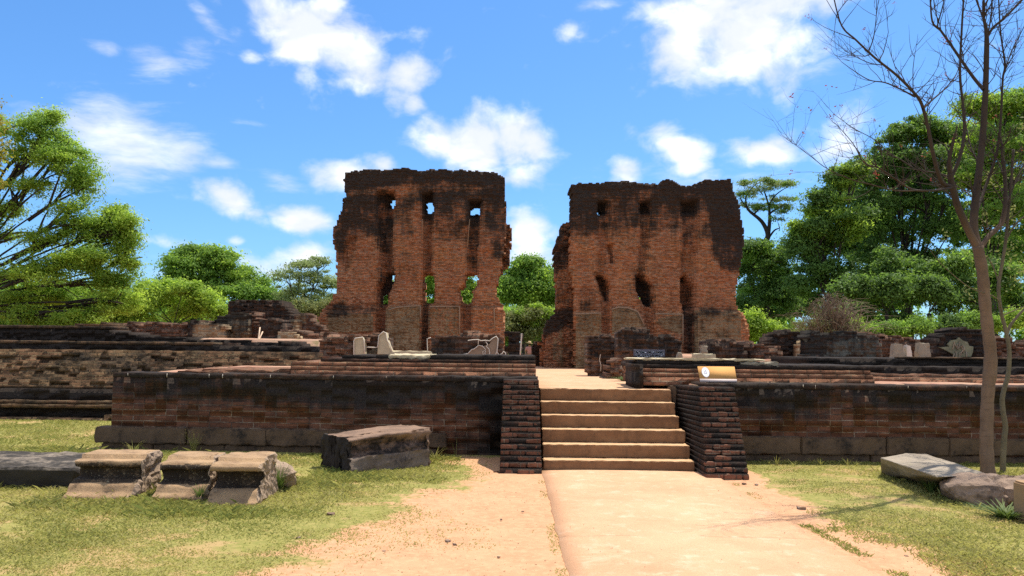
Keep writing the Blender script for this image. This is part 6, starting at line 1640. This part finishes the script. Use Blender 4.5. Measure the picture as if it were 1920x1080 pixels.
# ------------------------------------------------------------------ bare tree and its slim neighbour
def bare_tree():
    Y = 11.2
    base = P(1853, 886, Y); base.z = 0
    t = thing('bare_tree', 'tall leafless tree with a brown trunk and forked dark boughs on the right', 'tree', base.to_tuple())
    b = t.location.copy()
    g = random.Random(3)
    ts, tw = TubeSet(), TubeSet()
    ends, segs = [], []
    def W(p): return P(p[0], p[1], Y + (p[2] if len(p) > 2 else 0)) - b
    def limb(pts, r0, r1, n=8, tgt=tw, k=5):
        q = spline([W(p) for p in pts], k)
        m = len(q) - 1
        rad = [(r0 + (r1 - r0) * (i / m)) * .76 for i in range(m + 1)]
        tgt.add(q, rad, n); segs.append((q, rad)); return q
    # trunk with a slight swelling at the foot and at the knee
    q = spline([W(p) for p in ((1853,892),(1850,850),(1850,800),(1852,740),(1856,700),(1857,660),(1851,610),(1846,560),(1842,510),(1833,462))], 5)
    m = len(q) - 1
    rad = [.088 - .014 * (i / m) + .020 * math.exp(-i / 2.0) + .008 * math.exp(-((i - 21) / 2.5)**2) + .004 * math.sin(i * 1.7) for i in range(m + 1)]
    ts.add(q, rad, 14)
    limb([(1834,468),(1815,430,-.05),(1797,390,-.15),(1784,345,-.25),(1782,325,-.3)], .072, .050, 9)
    limb([(1782,335,-.27),(1798,300,-.2),(1808,250,-.1),(1806,200,-.05),(1800,140,0),(1803,60,.1),(1808,-20,.2)], .036, .016)
    limb([(1786,350,-.25),(1765,340,-.4),(1750,290,-.6),(1740,240,-.7),(1728,195,-.8),(1712,172,-.9),(1680,140,-1.0),(1640,108,-1.2),(1605,75,-1.3),(1578,48,-1.4),(1562,-10,-1.5)], .040, .009)
    limb([(1716,182,-.9),(1690,168,-.8),(1660,155,-.7),(1630,150,-.6),(1600,132,-.5),(1578,116,-.4)], .016, .004, 6)
    limb([(1659,122,-1.1),(1630,118,-1.1),(1590,98,-1.0),(1560,75,-1)], .010, .003, 5)
    limb([(1629,96,-1.2),(1638,70,-1.2),(1643,30,-1.2),(1644,-20,-1.2)], .011, .004, 5)
    limb([(1730,205,-.8),(1745,190,-.6),(1770,168,-.3),(1790,145,0),(1800,120,.2)], .018, .006, 6)
    limb([(1784,352,-.3),(1750,357,-.7),(1710,355,-1.0),(1678,335,-1.2),(1648,315,-1.4),(1620,305,-1.5),(1600,270,-1.6),(1570,235,-1.7)], .022, .004, 6)
    limb([(1720,357,-1),(1680,357,-1.3),(1630,345,-1.5),(1598,337,-1.6),(1551,316,-1.8),(1520,293,-2),(1478,262,-2.2)], .014, .003, 5)
    limb([(1790,335,.2),(1760,325,.4),(1720,318,.5),(1690,300,.6),(1665,285,.7),(1640,262,.8),(1600,240,.9),(1565,215,1)], .018, .004, 6)
    limb([(1835,470),(1826,430,.05),(1828,385,.08),(1836,320,.1),(1843,250,.12),(1848,165,.12),(1850,90,.1),(1850,68,.1)], .082, .040, 10)
    limb([(1850,72,.1),(1862,52,.1),(1885,32,.0),(1922,-6,0)], .026, .018)
    limb([(1850,72,.1),(1846,40,.2),(1838,20,.3),(1826,-12,.3)], .022, .014)
    limb([(1851,70,.1),(1858,30,.4),(1860,-10,.5)], .015, .010)
    limb([(1844,168,.1),(1825,145,.2),(1802,112,.3),(1780,80,.4),(1762,55,.4),(1748,40,.4),(1744,-10,.4)], .034, .014)
    limb([(1757,50,.4),(1764,25,.4),(1773,-10,.4)], .014, .009)
    limb([(1838,310,.1),(1822,280,.3),(1812,240,.5),(1806,200,.6)], .020, .007)
    limb([(1829,375,.1),(1800,352,.6),(1770,345,.9),(1740,330,1.1)], .016, .004)
    limb([(1834,472),(1852,445,.1),(1878,418,.2),(1885,380,.25),(1884,330,.3),(1880,300,.3)], .052, .030, 9)
    limb([(1830,400,.1),(1848,350,.35),(1868,290,.4),(1876,230,.4),(1880,150,.4),(1884,120,.4),(1876,60,.4),(1872,-10,.4)], .030, .012)
    limb([(1882,140,.4),(1895,100,.5),(1910,70,.6),(1935,20,.6)], .014, .006)
    limb([(1885,385,.25),(1900,350,.4),(1915,320,.5),(1945,270,.6)], .022, .010)
    limb([(1884,335,.3),(1870,300,.5),(1858,280,.6)], .016, .006)
    limb([(1832,330,.1),(1870,325,-.3),(1935,305,-.5)], .010, .006, 5)
    # twigs: rising, thin and slightly crooked
    base_segs = list(segs)
    def twig(p, d, L, r, depth):
        pts = [p]; dd = d.normalized()
        n = 5
        for i in range(n):
            dd = (dd + Vector((g.gauss(0, .13), g.gauss(0, .13), g.gauss(.05, .09)))).normalized()
            pts.append(pts[-1] + dd * L / n)
        tw.add(pts, [r * (1 - .8 * i / n) for i in range(n + 1)], 4)
        if depth > 0:
            for _ in range(g.choice((1, 2, 2, 3))):
                k = g.randint(1, n - 1)
                ax = Vector((g.gauss(0, 1), g.gauss(0, .8), g.gauss(.25, .6)))
                twig(pts[k], dd * .8 + ax * .75, L * g.uniform(.4, .75), r * .6, depth - 1)
        ends.append(pts[-1])
    for si, (q, rad) in enumerate(base_segs):
        L = sum((q[i + 1] - q[i]).length for i in range(len(q) - 1))
        for _ in range(int(3 + L * 7.0)):
            i = g.randint(max(1, len(q) // 5), len(q) - 2)
            if rad[i] > .055: continue
            d = (q[i + 1] - q[i]).normalized()
            ax = Vector((g.gauss(0, 1), g.gauss(0, .9), g.gauss(.35, .6)))
            twig(q[i], d * .75 + ax * .7, g.uniform(.25, .95) * (.7 + rad[i] * 9), min(.0055, rad[i] * .42) + .0012, g.choice((0, 1, 1, 2)))
        twig(q[-1], q[-1] - q[-2], g.uniform(.3, .7), rad[-1], 1)
    obj('trunk', ts.mesh('trunk'), M['bark'], t)
    obj('crown', tw.mesh('crown'), M['bark'], t)
    # red buds near some twig ends
    g2 = np.random.default_rng(2)
    E = np.array([tuple(e) for e in ends]); sel = E[g2.random(len(E)) < .06]
    k = 5; L = np.repeat(sel, k, 0) + g2.normal(0, .02, (len(sel) * k, 3))
    a = g2.normal(size=L.shape); a /= np.linalg.norm(a, axis=1)[:, None]; c = np.cross(a, g2.normal(size=L.shape)); c /= np.linalg.norm(c, axis=1)[:, None]
    V = np.stack([L - a * .018, L + c * .008, L + a * .018, L - c * .008], 1).reshape(-1, 3)
    obj('foliage', np_mesh('foliage', V, [np.arange(len(V)).reshape(-1, 4)], {'tint': ('POINT', g2.random(len(V)))}), M['leaf_red'], t)
    # slim crooked neighbour
    Y2 = 11.55
    base = P(1880, 880, Y2); base.z = 0
    t = thing('slim_tree', 'slim crooked grey trunk with thin foliage beside the bare tree', 'tree', base.to_tuple()); b2 = t.location.copy()
    ts = TubeSet()
    def W2(p): return P(p[0], p[1], Y2 + (p[2] if len(p) > 2 else 0)) - b2
    def limb2(pts, r0, r1, n=8):
        q = spline([W2(p) for p in pts], 4); ts.add(q, [r0 + (r1 - r0) * i / (len(q) - 1) for i in range(len(q))], n)
    limb2([(1880,886),(1881,850),(1883,820),(1885,800),(1881,775),(1879,750),(1883,728),(1889,708),(1892,680),(1892,655),(1889,635),(1884,612),(1877,585),(1872,540),(1878,500),(1886,450),(1890,400),(1896,340),(1900,280)], .040, .018, 9)
    limb2([(1888,625),(1898,605),(1925,575),(1960,545)], .026, .012); limb2([(1880,592),(1895,585),(1935,570)], .009, .006, 5); limb2([(1876,540),(1862,500),(1850,480)], .012, .006); limb2([(1886,450),(1905,420),(1940,390)], .016, .008); limb2([(1890,400),(1875,370),(1862,350)], .011, .005)
    limb2([(1880,600,-.1),(1870,560,-.3),(1820,540,-.5),(1770,500,-.6),(1745,470,-.7)], .010, .004, 5)
    obj('trunk', ts.mesh('trunk'), M['bark_grey'], t)
    s = Y2 / FPX
    LB = [(W2((u, v, dy)), (ru * s, ru * s, rv * s), d) for (u, v, ru, rv, d, dy) in ((1870,480,40,60,.5,.2), (1910,420,45,60,.5,.3), (1890,340,40,50,.4,.3), (1840,400,45,50,.22,.5), (1790,330,40,30,.14,.5), (1915,520,40,50,.5,.3), (1850,560,34,40,.4,.4), (1910,250,36,40,.3,.3), (1780,460,40,40,.15,.5))]
    V, F, T = leaf_cloud('foliage', LB, .028, 9.0, .12, 91, .8, .15, .3, 15, sub=False, fine=1.0, dens_k=1.0)
    obj('foliage', np_mesh('foliage', V, [F], {'tint': ('POINT', T)}), M['leaf_olive'], t)
bare_tree()

# ------------------------------------------------------------------ grass and weeds
STONES = [(-4.85, -3.5, 8.3, 9.9), (-3.45, -2.75, 8.3, 9.9), (-2.95, -2.05, 8.2, 9.6), (-2.3, -1.0, 10.4, 12.0), (-9, -5.0, 9.4, 10.6), (5.0, 7.4, 9.9, 11.3), (5.0, 7.6, 8.9, 10.1)]
def grass():
    g = np.random.default_rng(42)
    n = 620000
    # more blades close by
    y = 4.6 + (13.2 - 4.6) * g.random(n) ** 1.15
    half = y * .72 + .6
    x = (g.random(n) * 2 - 1) * half
    far = g.random(n) < .07
    y = np.where(far, g.uniform(13.0, 17.5, n), y); x = np.where(far, g.uniform(-14, -6.6, n), x)
    wob = (fbm(x * .55, y * .55, 31) - .5) * 2.6 + (fbm(x * 2.6, y * 2.6, 33) - .5) * 1.5
    edge = np.interp(y, [5.0, 11.0], [-2.05, -.45])
    lawn_l = np.clip((edge - (x + wob)) / 1.5 + .5, 0, 1) ** 2.2
    edr = np.interp(y, [5.2, 8.2], [4.15, 3.25])
    lawn_r = np.clip(((x + wob * .5) - edr) / .5 + .5, 0, 1)
    p = np.where(x < 1.6, lawn_l, lawn_r)
    patch = fbm(x * 1.3, y * 1.3, 51, 4)
    lush = np.clip((fbm(x * .5 + 9, y * .5, 57, 3) - .42) * 4, 0, 1)
    near_stone = np.zeros(n, bool)
    inside = np.zeros(n, bool)
    for (a, b, c, d) in STONES:
        inside |= (x > a + .06) & (x < b - .06) & (y > c + .12) & (y < d - .06)
        dd = np.hypot(np.maximum(np.maximum(a - x, x - b), 0), np.maximum(np.maximum(c - y, y - d), 0)) + (fbm(x * 2.2, y * 2.2, 83) - .5) * .55
        near_stone |= dd < .30 * g.random(n) ** .6
    near_wall = (y > 12.0) & (y < 12.95) & (p > .4)
    p = p * np.clip((patch - .30) * 5.5, .06, 1)
    p = np.maximum(p, np.where(near_stone & (p > .02), .9, 0))
    tuft = ((np.abs(x - .40) < .05) | (np.abs(x - 2.86 - .16 * np.clip((8 - y) / 4, 0, 1)) < .06)) & (fbm(x * 0 + 3, y * 1.7, 61) > .54)
    p = np.where(tuft, .75, p)
    keep = (g.random(n) < p) & ~((x > PATH_X0) & (x < PATH_X1 + .05)) & ~((x > -.25) & (x < 3.35) & (y > 10.5))
    keep &= ~((y > 12.35) & (x > 2.8)) & ~((y > 12.6) & (x > -6.7))
    x, y = x[keep], y[keep]; ns, nw, lush, patch, tuft = near_stone[keep], near_wall[keep], lush[keep], patch[keep], tuft[keep]
    m = len(x)
    z = ground_height(x, y) - .004
    h = (.008 + .026 * g.random(m) ** 1.6) * (.7 + .8 * lush)
    h = np.where(ns, h * (1.2 + 1.0 * g.random(m)), h); h = np.where(nw, h * 1.8, h); h = np.where(tuft, h * .8, h)
    tall = g.random(m) < np.where(ns | nw, .012, .001); h = np.where(tall, h * 2.0, h)
    ang = g.random(m) * 2 * math.pi; w = .003 + .003 * g.random(m) + y * .0002
    dx, dy = np.cos(ang) * w, np.sin(ang) * w
    la = g.random(m) * 2 * math.pi; lean = h * g.uniform(.5, 1.9, m)
    lx, ly = np.cos(la) * lean, np.sin(la) * lean
    V = np.stack([np.stack([x - dx, y - dy, z], 1), np.stack([x + dx, y + dy, z], 1), np.stack([x + lx * .45 + dx * .6, y + ly * .45 + dy * .6, z + h * .65], 1), np.stack([x + lx, y + ly, z + h * .9], 1)], 1).reshape(-1, 3)
    F = np.arange(len(V)).reshape(-1, 4)
    dryness = np.clip(.64 + (fbm(x * .8 + 5, y * .8, 71) - .5) * 1.6 + g.normal(0, .22, m) + .22 * np.clip((7.5 - y) / 2.5, 0, 1) - .30 * lush - .35 * ns - .35 * nw, 0, 1)
    o = obj('grass', np_mesh('grass', V, [F], {'tint': ('POINT', np.repeat(dryness, 4))}), M['blade']); o['kind'] = 'stuff'
grass()

def gravel():
    """grit and small stones strewn over the bare earth and along the edges of the path: one object nobody could count"""
    g = np.random.default_rng(12)
    n = 2600
    y = 4.8 + 6.2 * g.random(n) ** 1.2
    x = np.where(g.random(n) < .55, g.normal(.1, .75, n) - .2, np.where(g.random(n) < .6, g.normal(2.95, .25, n), g.uniform(.4, 2.8, n)))
    onpath = (x > PATH_X0 + .04) & (x < PATH_X1)
    keep = (~onpath | (g.random(n) < .3)) & (x > -2.6) & (x < 4.0) & ~((y > 10.5) & (x > -.2) & (x < 3.3))
    x, y, onpath = x[keep], y[keep], onpath[keep]; m = len(x)
    s = .002 + .0045 * g.random(m) ** 3
    z = np.where(onpath, .028, ground_height(x, y))
    O = np.array([(1, 0, 0), (-1, 0, 0), (0, 1, 0), (0, -1, 0), (0, 0, 1), (0, 0, -1)], float)
    a = g.random(m) * 6.28
    V = O[None] * (s[:, None, None] * g.uniform(.6, 1.5, (m, 6, 1)))
    c, si = np.cos(a)[:, None], np.sin(a)[:, None]
    V = np.stack([V[..., 0] * c - V[..., 1] * si, V[..., 0] * si + V[..., 1] * c, V[..., 2] * .7], -1) + np.stack([x, y, z + s * .3], -1)[:, None]
    F0 = np.array([(0, 2, 4), (2, 1, 4), (1, 3, 4), (3, 0, 4), (2, 0, 5), (1, 2, 5), (3, 1, 5), (0, 3, 5)])
    F = (F0[None] + (np.arange(m) * 6)[:, None, None]).reshape(-1, 3)
    o = obj('gravel', np_mesh('gravel', V.reshape(-1, 3), [F]), M['grit']); o['kind'] = 'stuff'
gravel()

def weeds():
    g = random.Random(8)
    def weed(label, loc, h, n, mat, spread, w=.006, seed=0, leafy=True):
        r = random.Random(seed)
        V, F = [], []
        for i in range(n):
            a = r.uniform(0, 6.28); L = h * r.uniform(.5, 1.1); s = spread * r.uniform(.3, 1)
            bx, by = math.cos(a) * spread * .25 * r.random(), math.sin(a) * spread * .25 * r.random()
            o = len(V); px, py = -math.sin(a) * w, math.cos(a) * w
            for k in range(5):
                q = k / 4; ww = (1 - q) * (.6 + .9 * q) + .12
                X, Yy, Z = bx + math.cos(a) * s * q * q, by + math.sin(a) * s * q * q, L * (q - .25 * q * q * r.random())
                V += [(X - px * ww, Yy - py * ww, Z), (X + px * ww, Yy + py * ww, Z)]
            for k in range(4): F.append((o + 2 * k, o + 2 * k + 1, o + 2 * k + 3, o + 2 * k + 2))
        me = np_mesh('weed', V, [np.array(F)], {'tint': ('POINT', [r.random() for _ in V])})
        tag(obj('weed', me, M[mat], None, loc), label, 'weed', 'weeds by the stones')
    q = G(520, 922); weed('bushy green weed against the rough end of the hollowed carved stone', (q.x, q.y, 0), .33, 130, 'weed', .20, .006, 1)
    q = G(268, 905); weed('green weed between the leftmost and middle carved stones', (q.x, q.y - .5, 0), .22, 70, 'weed', .13, .006, 2)
    q = G(375, 940); weed('weed in the dark slot between the middle and hollowed carved stones', (q.x, q.y, 0), .20, 60, 'weed', .12, .006, 3)
    q = G(1745, 925); weed('leafy weed where the flat slab meets the boulder', (q.x, q.y, 0), .18, 60, 'weed', .15, .010, 4)
    q = G(1885, 972); weed('low spreading weed at the foot of the boulder', (q.x, q.y, 0), .15, 120, 'weed', .42, .012, 5)
    q = G(390, 838); weed('dry tall grass tuft behind the carved stones', (q.x, q.y - .6, 0), .36, 40, 'blade', .22, .004, 6)
    q = G(815, 862); weed('dry grass tuft right of the fallen block', (q.x, q.y, 0), .22, 24, 'blade', .2, .004, 7)
    q = G(855, 855); weed('single dry seed stalk before the left wall', (q.x, q.y, 0), .30, 5, 'blade', .12, .005, 8)
    q = G(255, 850); weed('dry grass tuft against the left end of the wall plinth', (q.x, q.y - .1, 0), .25, 30, 'blade', .2, .004, 9)
    for i in range(10):
        u = g.uniform(1410, 1640); q = G(u, 864)
        weed('small dry weed along the foot of the right retaining wall', (q.x, 12.0 + g.uniform(-.15, .05), 0), g.uniform(.08, .16), 14, 'blade', .1, .004, 20 + i)
    q = P(1172, 702, 17.0); weed('grass patch on the walk in front of the crumbled footing', (q.x, 16.6, upper_path_z(16.6)), .10, 260, 'weed', .55, .010, 40)
    # pebbles and clods on the bare earth
    pts = [(620, 966, .03), (840, 1016, .018), (853, 1022, .015), (1502, 955, .035), (1395, 908, .022), (1418, 910, .018), (1300, 1052, .012), (560, 1010, .014), (940, 975, .01), (980, 960, .012), (1555, 985, .014), (1640, 1010, .014), (935, 1046, .010), (1820, 1060, .018), (1700, 1045, .014), (720, 1035, .014)]
    for k, (u, v, s) in enumerate(pts):
        q = G(u, v)
        o = obj('pebble', hull_rock('pebble', [(a * s * 1.2, b * s, c * s * .7) for a in (-1, 1) for b in (-.8, 1) for c in (-.3, 1)], 2, s * .5, 20, k), M['boulder' if k % 2 else 'fallen'], None, (q.x, q.y, .004), k)
        tag(o, 'small dark pebble lying on the bare sandy ground', 'pebble', 'pebbles scattered on the bare ground')
weeds()
